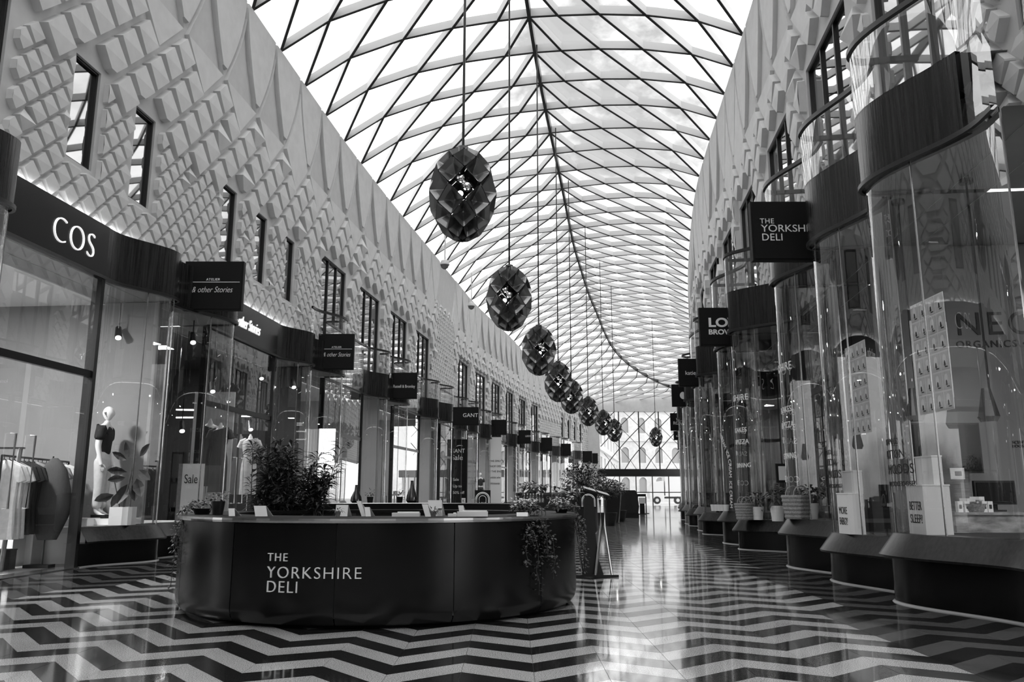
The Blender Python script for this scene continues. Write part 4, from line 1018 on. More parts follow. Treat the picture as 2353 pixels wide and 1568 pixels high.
def put(vs, pos, hgt, ang):
    c, s = math.cos(ang), math.sin(ang)
    return [(pos[0]+(v[0]*c-v[1]*s)*hgt, pos[1]+(v[0]*s+v[1]*c)*hgt, pos[2]+v[2]*hgt) for v in vs]
SK = {}
def mannequin(label, pos, hgt, ang, top='cloth_b', bottom='cloth_l', detail=True, name='mannequin'):
    r = thing(name, label, 'mannequin', pos)
    if not SK:
        SK['body'] = raw_skin(BODY_V, BODY_E, BODY_R)
        SK['shirt'] = raw_skin([(0, 0, .535), (.0, 0, .63), (.008, 0, .73), (.0, 0, .785), (.0, 0, .825), (0, .055, .80), (0, .095, .785), (-.008, .118, .68), (0, -.055, .80), (0, -.095, .785), (-.008, -.118, .68)],
            [(0, 1), (1, 2), (2, 3), (3, 4), (3, 5), (5, 6), (6, 7), (3, 8), (8, 9), (9, 10)], [(.06, .088), (.058, .08), (.066, .095), (.058, .075), (.04, .045), .05, .052, .046, .05, .052, .046])
        SK['trousers'] = raw_skin([(0, 0, .555), (0, 0, .51), (.004, .048, .46), (.012, .052, .28), (0, .052, .075), (.004, -.048, .46), (.012, -.052, .28), (0, -.052, .075)], [(0, 1), (1, 2), (2, 3), (3, 4), (1, 5), (5, 6), (6, 7)], [(.054, .08), (.06, .085), .062, .05, .042, .062, .05, .042])
        hv = []; n = 16; rows = []
        for i, t in enumerate(np.linspace(0, math.pi, 13)):
            z = .935-.066*math.cos(t)*-1*-1 if False else .935+.066*math.cos(t); rr = math.sin(t); jaw = 1-.28*max(0, -math.cos(t))
            row = []
            for j in range(n):
                a = 2*math.pi*j/n; x = .052*rr*math.cos(a)*jaw+.012; y = .04*rr*math.sin(a)*jaw
                if abs(a) < .3 or abs(a-2*math.pi) < .3:
                    x += .014*math.exp(-((z-.925)/.011)**2)+.006*math.exp(-((z-.895)/.006)**2)+.004*math.exp(-((z-.878)/.008)**2)
                elif a < .75 or a > 2*math.pi-.75: x -= .004*math.exp(-((z-.94)/.009)**2)
                row.append((x, y, z))
            rows.append(row)
        hb = MB(); hb.grid(rows, 0, True)
        for s in (1, -1): hb.tube([(.0, s*.039, .945), (-.004, s*.046, .94), (.0, s*.042, .915)], [.008, .009, .006], 6)
        SK['head'] = (hb.v, hb.f)
        fb = MB()
        for s in (1, -1):
            for q, (dx, ln) in enumerate(((.016, .03), (.006, .036), (-.004, .034), (-.013, .028))):
                p0 = Vector((.036+dx, s*.112, .447)); fb.tube([p0, p0+Vector((.004, -s*.003, -ln*.5)), p0+Vector((.001, -s*.01, -ln))], [.0055, .005, .004], 6)
            p0 = Vector((.05, s*.108, .47)); fb.tube([p0, p0+Vector((.012, -s*.006, -.016)), p0+Vector((.014, -s*.01, -.03))], [.007, .006, .0045], 6)
        SK['hand'] = (fb.v, fb.f)
    def add(nm, key, m):
        vs, fs = SK[key]; b = MB(); b.mesh(put(vs, pos, hgt, ang), fs); return b.build(nm, m, r, smooth=True)
    bd = add('body', 'body', 'skin'); add('head', 'head', 'skin'); add('shirt', 'shirt', top); add('trousers', 'trousers', bottom)
    if detail:
        add('fingers', 'hand', 'skin')
        b = MB()
        for s in (1, -1): b.mesh(put([(x, s*.056+y, z) for z in (0, .03) for x, y in ((-.03, -.025), (.1, -.028), (.115, 0), (.1, .028), (-.03, .025))], pos, hgt, ang), [(4, 3, 2, 1, 0), (5, 6, 7, 8, 9)]+[(i, (i+1) % 5, (i+1) % 5+5, i+5) for i in range(5)])
        b.build('shoes', 'black', r)
        b = MB(); b.mesh(put([(.02, .03, .80), (.05, .0, .785), (.02, -.03, .80), (-.03, -.028, .83), (-.035, 0, .835), (-.03, .028, .83), (.028, .036, .775), (.028, -.036, .775)], pos, hgt, ang), [(0, 5, 6), (2, 7, 3), (3, 4, 5), (0, 6, 1), (1, 7, 2)]); b.build('collar', top, r)
    return r
man_p = at(224, 1190, 15.25); man_p.z = .78
mannequin('white mannequin in a black shirt and pale trousers in the nearest left window', man_p, 2.07, .1)
pl_ = thing('display_plinth', 'low white plinth under the mannequin in the black shirt', 'plinth', (man_p.x, 15.25, .67))
b = MB(); b.box((man_p.x+.1, 15.25, .72), (1.1, .7, .11)); b.build('block', 'white', pl_)
# rubber plant
rp_ = at(288, 1190, 14.95); rp_.z = .665
rt = thing('rubber_plant', 'rubber plant with big dark leaves in a white pot beside the mannequin', 'plant', rp_)
b = MB(); b.box((rp_.x-.05, rp_.y, rp_.z+.16), (.34, .34, .32)); b.build('pot', 'white', rt)
b = MB(); tp = at(308, 1060, 14.95); b.tube([rp_+Vector((-.05, 0, .3)), (rp_+tp)/2+Vector((-.03, 0, .15)), tp], [.02, .016, .01], 6); b.tube([rp_+Vector((-.12, 0, .3)), at(262, 1100, 14.95)], .01, 5); b.build('stem', 'stem', rt)
for (px, py, ang, ln) in ((300, 1052, 100, .3), (325, 1050, 50, .32), (296, 1058, 150, .3), (322, 1080, -35, .34), (318, 1100, -65, .38), (296, 1085, 175, .34), (292, 1098, 190, .3), (300, 1112, -110, .4), (312, 1112, -75, .34), (290, 1128, -120, .36), (266, 1137, 200, .34)):
    p = at(px-4, py, 14.95); a = math.radians(ang); o = Vector((math.cos(a), -.25, math.sin(a))).normalized(); s = Vector((-math.sin(a), .5, math.cos(a))).normalized(); w = ln*.26
    pts = [p+o*ln*t+s*w*f+Vector((0, -.02*abs(f), 0)) for t, f in ((0, 0), (.25, .75), (.5, 1), (.8, .6), (1, 0), (.8, -.6), (.5, -1), (.25, -.75))]; md = [p+o*ln*.25+Vector((0, .02, 0)), p+o*ln*.5+Vector((0, .03, 0)), p+o*ln*.8+Vector((0, .02, 0))]
    b = MB(); b.mesh(pts+md, [(0, 1, 8), (1, 2, 9, 8), (2, 3, 10, 9), (3, 4, 10), (4, 5, 10), (5, 6, 9, 10), (6, 7, 8, 9), (7, 0, 8)]); b.build('leaf', 'leaf', rt)
# clothes rail
rack = thing('clothes_rail', 'long clothes rail hung with shirts inside the nearest left shop', 'clothes rail', (-8.9, 14.1, 0))
r0, r1 = at(5, 1047, 12.8), at(158, 1063, 15.4); r1.z = r0.z
b = MB(); b.tube([r0, r1], .018, 8); b.build('rail', 'black', rack)
for p in (r0, r1): b = MB(); b.tube([p, Vector((p.x, p.y, .02))], .018, 8); b.build('post', 'black', rack)
def garment(label, p, w, h, m, yaw, grp, sleeve=.3, name='hanging_shirt'):
    r = thing(name, label, 'clothing', p, grp); c, s = math.cos(yaw), math.sin(yaw)
    out = [(0.0, -.09), (.05, -.07), (.09, -.05), (.42, -.13), (.56, -.13-sleeve*.55), (.44, -.13-sleeve*.62), (.40, -.3), (.37, -.6), (.42, -1.0)]
    pl = [(x*w, z*h) for x, z in out]; poly = pl+[(-x, z) for x, z in pl[::-1]][:-1]
    rows = []
    b = MB(); n = len(poly)
    for k, (d, f) in enumerate(((-.05, .93), (-.03, 1), (.03, 1), (.05, .93))):
        cz = -.45*h; rows.append([Vector((p[0]+x*f*c-d*s+.012*math.sin(9*z+x*17)*s, p[1]+x*f*s+d*c, p[2]+cz+(z-cz)*f)) for x, z in poly])
    b.grid(rows, 0, True); b.poly(rows[0]); b.poly(rows[-1]); b.build('cloth', m, r, smooth=True)
    b = MB(); b.tube([(p[0]-.36*w*c, p[1]-.36*w*s, p[2]-.15*h), (p[0], p[1], p[2]-.05), (p[0]+.36*w*c, p[1]+.36*w*s, p[2]-.15*h)], .008, 5); b.tube([(p[0], p[1], p[2]-.05), (p[0], p[1], p[2])], .006, 5); b.build('hanger', 'black', r)
cols = ['cloth_l', 'cloth_l', 'cloth_l', 'cloth_b', 'cloth_b', 'cloth_b', 'cloth_m', 'cloth_d', 'cloth_d', 'cloth_d', 'cloth_m', 'cloth_m', 'cloth_l', 'cloth_l', 'cloth_l']
nmc = {'cloth_l': 'pale', 'cloth_b': 'black', 'cloth_m': 'grey', 'cloth_d': 'dark grey'}
for i, m in enumerate(cols):
    t = .03+.93*i/14
    od = ['first', 'second', 'third', 'fourth', 'fifth', 'sixth', 'seventh', 'eighth', 'ninth', 'tenth', 'eleventh', 'twelfth', 'thirteenth', 'fourteenth', 'fifteenth'][i]
    garment('%s shirt hanging %s from the near end of the long rail' % (nmc[m], od), r0.lerp(r1, t), .62, 1.25 if m == 'cloth_b' else (1.3 if i < 3 else 1.05), m, .22+.06*math.sin(i*2.1), 'shirts on the long clothes rail')
gs = at(103, 1238, 13.9)
st = thing('garment_stand', 'dark coat tapering to its hem on a thin stand behind the left shop door', 'clothing', (gs.x, 13.9, 0))
b = MB(); b.tube([(gs.x, 13.9, .02), (gs.x, 13.9, 1.85)], .012, 6); b.build('pole', 'black', st)
b = MB(); b.box((gs.x-.05, 13.9, .03), (.42, .22, .06)); b.build('base_plate', 'black', st)
b = MB(); hs = [(1.82, .05), (1.74, .13), (1.62, .22), (1.3, .31), (1.0, .36), (.8, .3), (.6, .22), (.46, .16)]
b.grid([[(gs.x+.03+w*math.cos(a)*(1+.04*math.sin(5*a)), 13.9+w*.45*math.sin(a), z) for a in np.linspace(0, 2*math.pi, 20, endpoint=False)] for z, w in hs], 0, True); b.build('coat', 'cloth_d', st, smooth=True)
lf = thing('ladder_shelf', 'pale ladder shelf just inside the nearest left shop door', 'shelf', (-8.5, 13.3, 0))
for x, xx in ((-8.38, -8.52), (-8.0, -8.1)):
    b = MB(); b.tube([(xx, 13.2, .02), (x, 13.2, 1.95)], .035, 6); b.build('post', 'cloth_m', lf)
for z in (1.42, 1.05): b = MB(); b.box((-8.24, 13.25, z), (.5, .2, .04)); b.build('shelf_board', 'white', lf)
b = MB(); b.box((-8.2, 13.2, 1.95), (.52, .06, .03)); b.build('top_bar', 'black', lf)
for (x, y, w, h, m, lab) in ((-7.95, 14.9, .8, .78, 'white', 'large white display block below the hanging coats'), (-8.6, 14.6, .6, .74, 'white', 'white display block left of the coat stand'), (-8.38, 13.45, .42, .32, 'cloth_d', 'dark storage box at the foot of the ladder shelf')):
    r = thing('display_block', lab, 'plinth', (x, y, .006)); b = MB(); b.box((x, y, .006+h/2), (w, .5, h)); b.box((x, y, h), (w+.015, .515, .02)); b.build('block', m, r)
# hanging spotlights inside the left shops
def spot(label, px, py, Y, L=.28, m='black', aim=(.3, -.5), grp='spotlights inside the left shops'):
    p = at(px, py, Y); r = thing('spotlight', label, 'spotlight', p, grp)
    d = Vector((aim[0], aim[1], -.8)).normalized()
    b = MB(); b.tube([p-d*L*.5, p+d*L*.5], [.055, .07], 12); b.build('can', m, r)
    b = MB(); b.tube([p+d*L*.5, p+d*(L*.5+.012)], .055, 12); b.build('lens', 'lamp', r)
    b = MB(); b.tube([p, Vector((p.x, p.y, ZF0-.05))], .012, 5); b.build('stem', 'black', r)
for (px, py, Y, lab) in ((443, 777, 17.2, 'black spotlight high in the first bay right of the largest sign'), (488, 890, 19.0, 'black spotlight above the dresses, left of a pair'), (468, 892, 18.6, 'black spotlight above the dresses, right of a pair'), (575, 978, 21, 'black tilted spotlight above the white dress'), (418, 980, 18.4, 'black tilted spotlight near the Sale board'), (674, 882, 23.0, 'black spotlight in the window left of the second script sign'), (272, 765, 15.6, 'spotlight over the rubber plant, left of a pair'), (322, 788, 15.9, 'spotlight over the rubber plant, right of a pair'), (600, 862, 22.5, 'spotlight on the ceiling under the script fascia')):
    spot(lab, px, py, Y)
for k, (pa, pb, Y, lab) in enumerate(((((405, 942), (520, 944), 20.5, 'lit strip lamp above the pinned dresses, upper one')), ((405, 960), (470, 960), 20.0, 'lit strip lamp above the Sale board, lower one'), ((555, 957), (612, 957), 22.5, 'lit strip lamp above the white dress'), ((500, 930), (530, 931), 21.2, 'short lit strip lamp near the curved glass nose'))):
    a, c = at(*pa, Y), at(*pb, Y); r = thing('strip_lamp', lab, 'lamp', (a+c)/2, 'strip lamps in the second left shop'); b = MB(); b.tube([a, c], .02, 6); b.build('tube', 'strip', r)
    b = MB(); b.tube([a, Vector((a.x, a.y, ZF0-.05))], .006, 4); b.tube([c, Vector((c.x, c.y, ZF0-.05))], .006, 4); b.build('wires', 'black', r)
# dress forms
def dress_form(label, x, y, z0, ztop_, zhem, m, one=False):
    r = thing('dress_form', label, 'dress form', (x, y, z0)); h = ztop_-zhem
    b = MB(); b.tube([(x, y, z0), (x, y, zhem+.2)], .012, 6); b.build('pole', 'steel', r)
    b = MB(); b.box((x, y, z0+.01), (.34, .34, .02)); b.build('base_plate', 'black', r)
    sec = [(1.0, .02, .02), (.975, .03, .03), (.955, .05, .05), (.93, .055, .055), (.905, .1, .07), (.88, .19, .1), (.82, .185, .12), (.72, .165, .12), (.62, .125, .1), (.5, .17, .12)]
    b = MB(); b.grid([[(x+a*math.cos(t), y+c*math.sin(t), zhem+h*f) for t in np.linspace(0, 2*math.pi, 18, endpoint=False)] for f, a, c in sec], 0, True); b.build('torso', 'skin', r, smooth=True)
    dr = [(.87 if not one else .9, .19, .11), (.82, .195, .13), (.72, .175, .13), (.62, .138, .112), (.5, .185, .14), (.35, .2, .15), (.15, .2, .15), (0, .205, .155)]
    b = MB(); b.grid([[(x+a*math.cos(t)*(1+.03*math.sin(7*t)*(1-f)), y+c*math.sin(t)*(1+.03*math.sin(7*t)*(1-f)), zhem+h*(f+(.035*math.cos(t)*(1 if one else -1) if k == 0 else 0))) for t in np.linspace(0, 2*math.pi, 24, endpoint=False)] for k, (f, a, c) in enumerate(dr)], 0, True); b.build('dress', m, r, smooth=True)
    if one:
        b = MB()
        for s in (1, -1): b.tube([(x+s*.1, y, zhem+h*.9), (x+s*.21, y, zhem+h*.87), (x+s*.26, y, zhem+h*.77)], [.06, .065, .07], 10)
        b.build('sleeves', m, r, smooth=True)
a = at(484, 962, 18.7); h_ = at(484, 1118, 18.7)
dress_form('dress form in a black dress, left of two behind the curved glass', a.x, 18.7, .665, a.z, h_.z, 'cloth_b')
a = at(508, 972, 18.3); h_ = at(508, 1132, 18.3)
dress_form('dress form in a dark grey dress, right of two behind the curved glass', a.x, 18.3, .665, a.z, h_.z, 'cloth_d', True)
a = at(576, 998, 20.5); h_ = at(576, 1137, 20.5)
dress_form('dress form in a white short sleeved dress left of the bush', a.x, 20.5, .02, a.z, h_.z, 'cloth_l', True)
a, c = at(412, 1066, 17.4), at(462, 1175, 17.4)
r = thing('sale_board', 'pale standing board reading Sale left of the two dark dresses', 'sign', ((a.x+c.x)/2, 17.4, .665))
b = MB(); b.box(((a.x+c.x)/2, 17.42, (a.z+.665)/2), (c.x-a.x, .04, a.z-.665)); b.build('board', 'paper', r)
b = MB(); b.box((a.x+.04, 17.395, (a.z+.665)/2), (.08, .01, a.z-.665)); b.build('edge_strip', 'cloth_m', r)
text('Sale', .27, plane_fn((a.x+.13, 17.398, at(440, 1111, 17.4).z), (1, 0, 0), (0, 0, 1)), 'ink', r, width=.28, th=.004)
a, c = at(444, 945, 19.6), at(512, 1170, 19.6)
b = MB(); b.box(((a.x+c.x)/2, 19.8, 1.9), (c.x-a.x+.1, .08, 3.6)); o = b.build('wall_panel', 'white'); tag(o, 'white panel wall behind the two dark dresses', None, None, 'structure')
# second rail, shelving and bright panel
for (px0, py0, px1, py1, Y, lab, cloth) in ((590, 1150, 650, 1185, 23.5, 'low shelf of folded goods behind the kiosk bush', 5), (404, 1040, 418, 1180, 19.6, 'narrow shelf of small dark goods behind the Sale board', 9)):
    a, c = at(px0, py0, Y), at(px1, py1, Y); c.z = .01; r = thing('shelf_unit', lab, 'shelf', ((a.x+c.x)/2, Y, .01))
    for x in (a.x, c.x): b = MB(); b.box((x, Y, (a.z+.01)/2), (.03, .35, a.z)); b.build('side_panel', 'black', r)
    for k in range(4): b = MB(); b.box(((a.x+c.x)/2, Y, .1+k*(a.z-.12)/3), (c.x-a.x, .35, .03)); b.build('shelf_board', 'cloth_d', r)
    for k in range(cloth):
        z = .115+(k % 3)*(a.z-.12)/3; x = a.x+(c.x-a.x)*(.15+.7*((k*.37) % 1)); q = thing('folded_garment', '%s folded goods on the %s, %s' % (['pale', 'mid grey', 'dark'][k % 3], ['bottom shelf', 'second shelf', 'third shelf'][k % 3], ('low unit behind the bush, '+['left', 'left', 'left', 'right', 'right'][k]) if cloth == 5 else ('narrow unit behind the board, '+['left', 'middle', 'right'][k//3])), 'clothing', (x, Y, z), 'folded goods, '+lab.split(' behind')[0]); b = MB(); b.box((x, Y-.02, z+.045), (min(.22, (c.x-a.x)*.6), .25, .09)); b.build('fold', ['cloth_l', 'cloth_m', 'cloth_d'][k % 3], q)
a, c = at(732, 985, 24.8), at(766, 1080, 24.8)
r = thing('lit_panel', 'glowing ribbed panel in the window right of the kiosk bush', 'panel', ((a.x+c.x)/2, 24.8, (a.z+c.z)/2))
for k in range(7): b = MB(); b.box((a.x+(c.x-a.x)*(k+.5)/7, 24.9, (a.z+c.z)/2-.3), ((c.x-a.x)/7*.86, .06, a.z-c.z+.6)); b.build('slat', mat('lit_slat', .9, .5, emit=.7) if k == 0 else bpy.data.materials['lit_slat'], r)
# posters beyond
def poster(label, px0, py0, px1, py1, Y, m, texts, z0=None, art=None):
    a, c = at(px0, py0, Y), at(px1, py1, Y)
    if z0 is not None: c.z = z0
    w, h = c.x-a.x, a.z-c.z; r = thing('window_poster', label, 'poster', ((a.x+c.x)/2, Y, c.z))
    b = MB(); b.box(((a.x+c.x)/2, Y+.03, c.z+h/2), (w, .05, h)); b.build('panel', m, r)
    for t, u, v, s, mm, kw in texts: text(t, s*w, plane_fn((a.x+u*w, Y-.001, c.z+v*h), (1, 0, 0), (0, 0, 1)), mm, r, th=.008, **kw)
    if art: art(r, a, c, w, h, Y-.002)
poster('tall dark window poster with pale Sale lettering up to half off', 1034, 1010, 1072, 1160, 47.7, 'matblack', [('GANT', .06, .79, .34, 'letter', {'width': .8}), ('Sale', .1, .68, .42, 'letter', {}), ('Sale', .2, .36, .22, 'letter', {}), ('Up to', .2, .26, .22, 'letter', {}), ('50% off', .2, .16, .22, 'letter', {})], .66)
poster('white window panel with black capitals and script, left of the drawing panel', 1122, 1005, 1152, 1160, 56.12, 'paper', [('THE ONLY', .1, .67, .19, 'ink', {}), ('SHOP DES', .1, .6, .19, 'ink', {}), ('THE END', .25, .53, .19, 'ink', {}), ('whilst alw', .1, .45, .2, 'ink', {'shear': .4}), ('Victoria', .15, .37, .22, 'ink', {'shear': .4}), ('VICT', .2, .07, .36, 'ink', {'bold': .004})], .02)
def art(r, a, c, w, h, y):
    b = MB(); b.box(((a.x+c.x)/2, y, c.z+h*.62), (w*.84, .01, h*.68)); b.build('print', 'intmid', r)
    b = MB()
    for k in range(7):
        z0 = c.z+h*(.3+.09*k); b.tube([(a.x+w*(.1+.8*t), y-.01, z0+h*(.2-.06*k/7)*math.sin(math.pi*(.15+t*.75))*(.5+.1*k/3)) for t in np.linspace(0, 1, 9) if z0+h*.1 < c.z+h*.95], .025, 4)
    for k in range(6): b.tube([(a.x+w*(.15+.12*k), y-.01, c.z+h*.33), (a.x+w*(.45+.07*k), y-.01, c.z+h*.9)], .015, 4)
    b.build('print_lines', 'paper', r)
poster('window panel with a drawing of a ribbed hall above the letters DISCO', 1160, 1022, 1194, 1160, 65.12, 'paper', [('DISCO', .38, .1, .24, 'ink', {'width': .95})], .02, art)
mannequin('small far mannequin in a cap and dark jacket near the dark Sale poster', Vector((at(1104, 1130, 54.6).x, 54.6, .66)), 2.0, -1.3, 'cloth_d', 'cloth_d', False)
for px, Y, h_, lab, tp in ((1238, 77, 1.9, 'far white mannequin pair above the kiosk flowers, taller one', 'cloth_l'), (1247, 78, 1.75, 'far white mannequin pair above the kiosk flowers, shorter one', 'cloth_l'), (1273, 80, 1.75, 'far mannequin in a black top left of the potted tree', 'cloth_b')):
    mannequin(lab, Vector((at(px, 1130, Y).x, Y, .66)), h_, -1.2, tp, 'cloth_l', False)
for (px0, px1, py, Y, lab) in ((885, 915, 1138, 35.5, 'pale display table with shoes in the fourth left shop'), (955, 985, 1146, 42.6, 'pale display table with goods in the fifth left shop')):
    a, c = at(px0, py, Y), at(px1, py, Y); r = thing('display_table', lab, 'table', ((a.x+c.x)/2, Y, .006))
    b = MB(); b.box(((a.x+c.x)/2, Y, a.z), (c.x-a.x, .7, .06)); b.build('tabletop', 'white', r)
    for sx in (-.4, .4):
        b = MB(); b.tube([((a.x+c.x)/2+sx*(c.x-a.x), Y, .006), ((a.x+c.x)/2+sx*(c.x-a.x), Y, a.z)], .03, 6); b.build('leg', 'steel', r)
    for k in range(4):
        x = a.x+(c.x-a.x)*(.15+.22*k); q = thing('boxed_goods', 'small pale box %s from the left on the table in the %s left shop' % (['first', 'second', 'third', 'fourth'][k], lab.split(' ')[-3]), 'box', (x, Y, a.z+.03), 'small boxes on the '+lab.split(' with')[0]+' '+lab.split(' ')[-3]); b = MB(); b.box((x, Y, a.z+.09), (.14, .2, .12)); b.box((x, Y, a.z+.155), (.15, .21, .02)); b.build('box', 'paper', q)

# ================================================================== THINGS INSIDE THE FRONTS, RIGHT
def sheet(label, pxa, pya, pyb, Ya, pxb, Yb):
    """poster sheet of 4 x 6 pictures hanging parallel to the glass"""
    A, B_ = at(pxa, pya, Ya), at(pxb, pya, Yb); zb = at(pxa, pyb, Ya).z; zt = A.z; ux = Vector((B_.x-A.x, B_.y-A.y, 0)); w = ux.length; h = zt-zb; ux.normalize()
    r = thing('poster_sheet', label, 'poster', Vector((A.x, A.y, zb)), 'sheets of lamp pictures in the near right windows'); nn = ux.cross(Vector((0, 0, 1)))
    P = lambda u, v, d=0: Vector((A.x, A.y, zb))+ux*(u*w)+Vector((0, 0, v*h))+nn*d
    b = MB(); b.prism([P(0, 0), P(1, 0), P(1, 1), P(0, 1)], nn*.006); b.build('sheet', 'paper', r)
    pr = MB()
    for i in range(4):
        for j in range(6):
            u0, v0 = i/4+.015, j/6+.01; cw, ch = .22, .147
            q = MB(); q.prism([P(u0, v0, .007), P(u0+cw, v0, .007), P(u0+cw, v0+ch, .007), P(u0, v0+ch, .007)], nn*.002); q.build('picture_card', 'cloth_l', r)
            dome = [(u0+cw*(.28+.0), v0+ch*.3)]+[(u0+cw*(.5-.22*math.cos(t)), v0+ch*(.62+.25*math.sin(t))) for t in np.linspace(0, math.pi, 7)]+[(u0+cw*.72, v0+ch*.3)]
            pr.prism([P(x, y, .0095) for x, y in dome], nn*.001, 0)
            pr.prism([P(x, y, .011) for x, y in ((u0+cw*.42, v0+ch*.2), (u0+cw*.6, v0+ch*.2), (u0+cw*.6, v0+ch*.42), (u0+cw*.55, v0+ch*.5), (u0+cw*.47, v0+ch*.5), (u0+cw*.42, v0+ch*.42))], nn*.001, 1)
            pr.prism([P(x, y, .011) for x, y in ((u0+cw*.5, v0+ch*.1), (u0+cw*.85, v0+ch*.1), (u0+cw*.85, v0+ch*.16), (u0+cw*.5, v0+ch*.16))], nn*.001, 1)
    pr.build('print', ['white', 'ink'], r)
sheet('larger sheet of small lamp pictures hanging in the nearest right window', 2092, 705, 955, 9.5, 2170, 8.75)
sheet('smaller sheet of small lamp pictures hanging in the second right window', 1942, 802, 1002, 11.85, 1989, 11.1)
def white_box(label, px0, py0, px1, py1, Y, word, zb):
    a, c = at(px0, py0, Y), at(px1, py1, Y); c.z = zb; w, h = c.x-a.x, a.z-c.z; r = thing('display_box', label, 'box', ((a.x+c.x)/2, Y, zb))
    b = MB(); b.box(((a.x+c.x)/2, Y+.19, zb+h/2), (w, .38, h)); b.build('box', 'paper', r)
    b = MB(); b.box(((a.x+c.x)/2, Y+.19, a.z+.008), (w+.01, .39, .016)); b.build('lid', 'white', r)
    for k, t in enumerate(word): text(t, h*.26, plane_fn((a.x-.001, Y+.33, zb+h*(.5-.27*k)), (0, -1, 0), (0, 0, 1)), 'ink', r, width=.27, th=.003)
    return a.z+.016
z1 = white_box('large white box asking BETTER SLEEP in the nearest right window', 2119, 1117, 2192, 1225, 9.05, ('BETTER', 'SLEEP?'), .77)
white_box('plain white box standing on the BETTER SLEEP box', 2140, 1050, 2169, 1112, 9.1, (), z1)
z2 = white_box('white box asking MORE ENERGY in the second right window', 1947, 1136, 1990, 1222, 11.3, ('MORE', 'ENERGY?'), .67)
white_box('plain white box standing on the MORE ENERGY box', 1960, 1084, 1984, 1132, 11.35, (), z2)
rm = FRONTS[(-1, 0)]['root']
fa, fb_ = RS.P(11.93, -.1, .01), RS.P(11.93, -4.5, .01); fd = (fb_-fa).normalized()
wp = MB(); wp.prism([fa, fb_, fb_+Vector((0, .04, 0)), fa+Vector((0, .04, 0))], (0, 0, 4.9)); o = wp.build('wall_feature', mat('grey_feature_wall', .2, .7, noise=.08, scale=1)); tag(o, 'grey feature wall with big serif letters in the nearest right shop', None, None, 'structure')
def on_feature(px, py):
    r = ray(px, py); k = (fa.x*fd.y-fa.y*fd.x)/(r[0]*fd.y-r[1]*fd.x); return Vector((r[0]*k, r[1]*k, H+r[2]*k))
for t, sz, px, py, kw in (('NEOM', .5, 2196, 771, {'spacing': 1.2}), ('ORGANICS \u2022 LONDON', .15, 2197, 800, {'spacing': 1.2}), ('SCENT', .06, 2326, 1020, {}), ('BOOSTER', .06, 2326, 1029, {})):
    text(t, sz, plane_fn(on_feature(px, py)-Vector((0, .004, 0)), fd, (0, 0, 1)), 'ink', o, th=.01, **kw)
def panel_scr(name, label, cat, q, Y, m='screen', stand=None, fr=True):
    a, c = at(q[0], q[1], Y), at(q[2], q[3], Y); r = thing(name, label, cat, ((a.x+c.x)/2, Y, c.z))
    b = MB(); b.box(((a.x+c.x)/2, Y+.03, (a.z+c.z)/2), (c.x-a.x, .05, a.z-c.z)); b.build('casing', 'black', r)
    b = MB(); b.box(((a.x+c.x)/2, Y, (a.z+c.z)/2), (c.x-a.x-.05, .012, a.z-c.z-.05)); b.build('screen', m, r)
    if stand:
        b = MB(); b.tube([((a.x+c.x)/2, Y+.05, c.z+.05), ((a.x+c.x)/2, Y+.05, stand)], .03, 6); b.box(((a.x+c.x)/2, Y+.05, stand+.01), (.2, .16, .02)); b.build('stand', 'black', r)
panel_scr('wall_screen', 'large black wall screen in the nearest right shop', 'screen', (2080, 972, 2262, 1088), 11.6)
panel_scr('monitor', 'black till monitor on the marble counter, wider one', 'monitor', (2238, 1105, 2338, 1160), 10.4, 'screen', .995)
panel_scr('monitor', 'black till monitor behind the white box, narrow one', 'monitor', (2172, 1108, 2213, 1162), 10.6, 'screen', .995)
a, c = at(2195, 1184, 9.9), at(2420, 1230, 9.9)
r = thing('marble_counter', 'grey marble counter inside the nearest right shop', 'counter', ((a.x+c.x)/2, 10.2, .006))
b = MB(); b.box(((a.x+c.x)/2, 10.3, .49), (c.x-a.x, .8, .95)); b.build('front_panel', 'marble', r); b = MB(); b.box(((a.x+c.x)/2, 10.3, .98), (c.x-a.x+.04, .86, .03)); b.build('counter_slab', 'marble', r)
for k, (px, lab) in enumerate(((2206, 'first'), (2222, 'second'), (2262, 'third'), (2275, 'fourth'))):
    p = at(px, 1184, 10.0); r = thing('product_box', 'small white box on the marble counter, %s from the left' % lab, 'box', (p.x, 10.0, .995), 'small boxes on the marble counter'); b = MB(); b.box((p.x, 10.0, 1.06), (.06, .06, .13)); b.box((p.x, 9.968, 1.06), (.03, .004, .05), 1); b.build('box', ['white', 'ink'], r)
p = at(2236, 1180, 10.05); r = thing('goods_basket', 'small basket heaped with wrapped parcels on the marble counter', 'basket', (p.x, 10.05, .995))
b = MB(); b.lathe((p.x, 10.05, .995), [(.0, .0), (.12, .0), (.16, .1), (.15, .1), (.11, .02)], 16); b.build('basket', 'basket', r)
for k in range(8): b = MB(); b.box((p.x+.09*math.cos(k*2.4), 10.05+.05*math.sin(k*2.4), 1.12+.02*(k % 3)), (.1, .06, .04), 0, k*1.3); b.build('parcel', 'paper', r)
a, c = at(2228, 1073, 10.9), at(2265, 1100, 10.9); r = thing('counter_card', 'white notice card hanging above the wider till monitor', 'sign', ((a.x+c.x)/2, 10.9, c.z)); b = MB(); b.box(((a.x+c.x)/2, 11.4, (a.z+c.z)/2), (c.x-a.x, .01, a.z-c.z)); b.build('card', 'white', r)
b = MB(); b.box((c.x-.09, 11.39, (a.z+c.z)/2), (.09, .01, .06)); b.build('mark', 'ink', r)
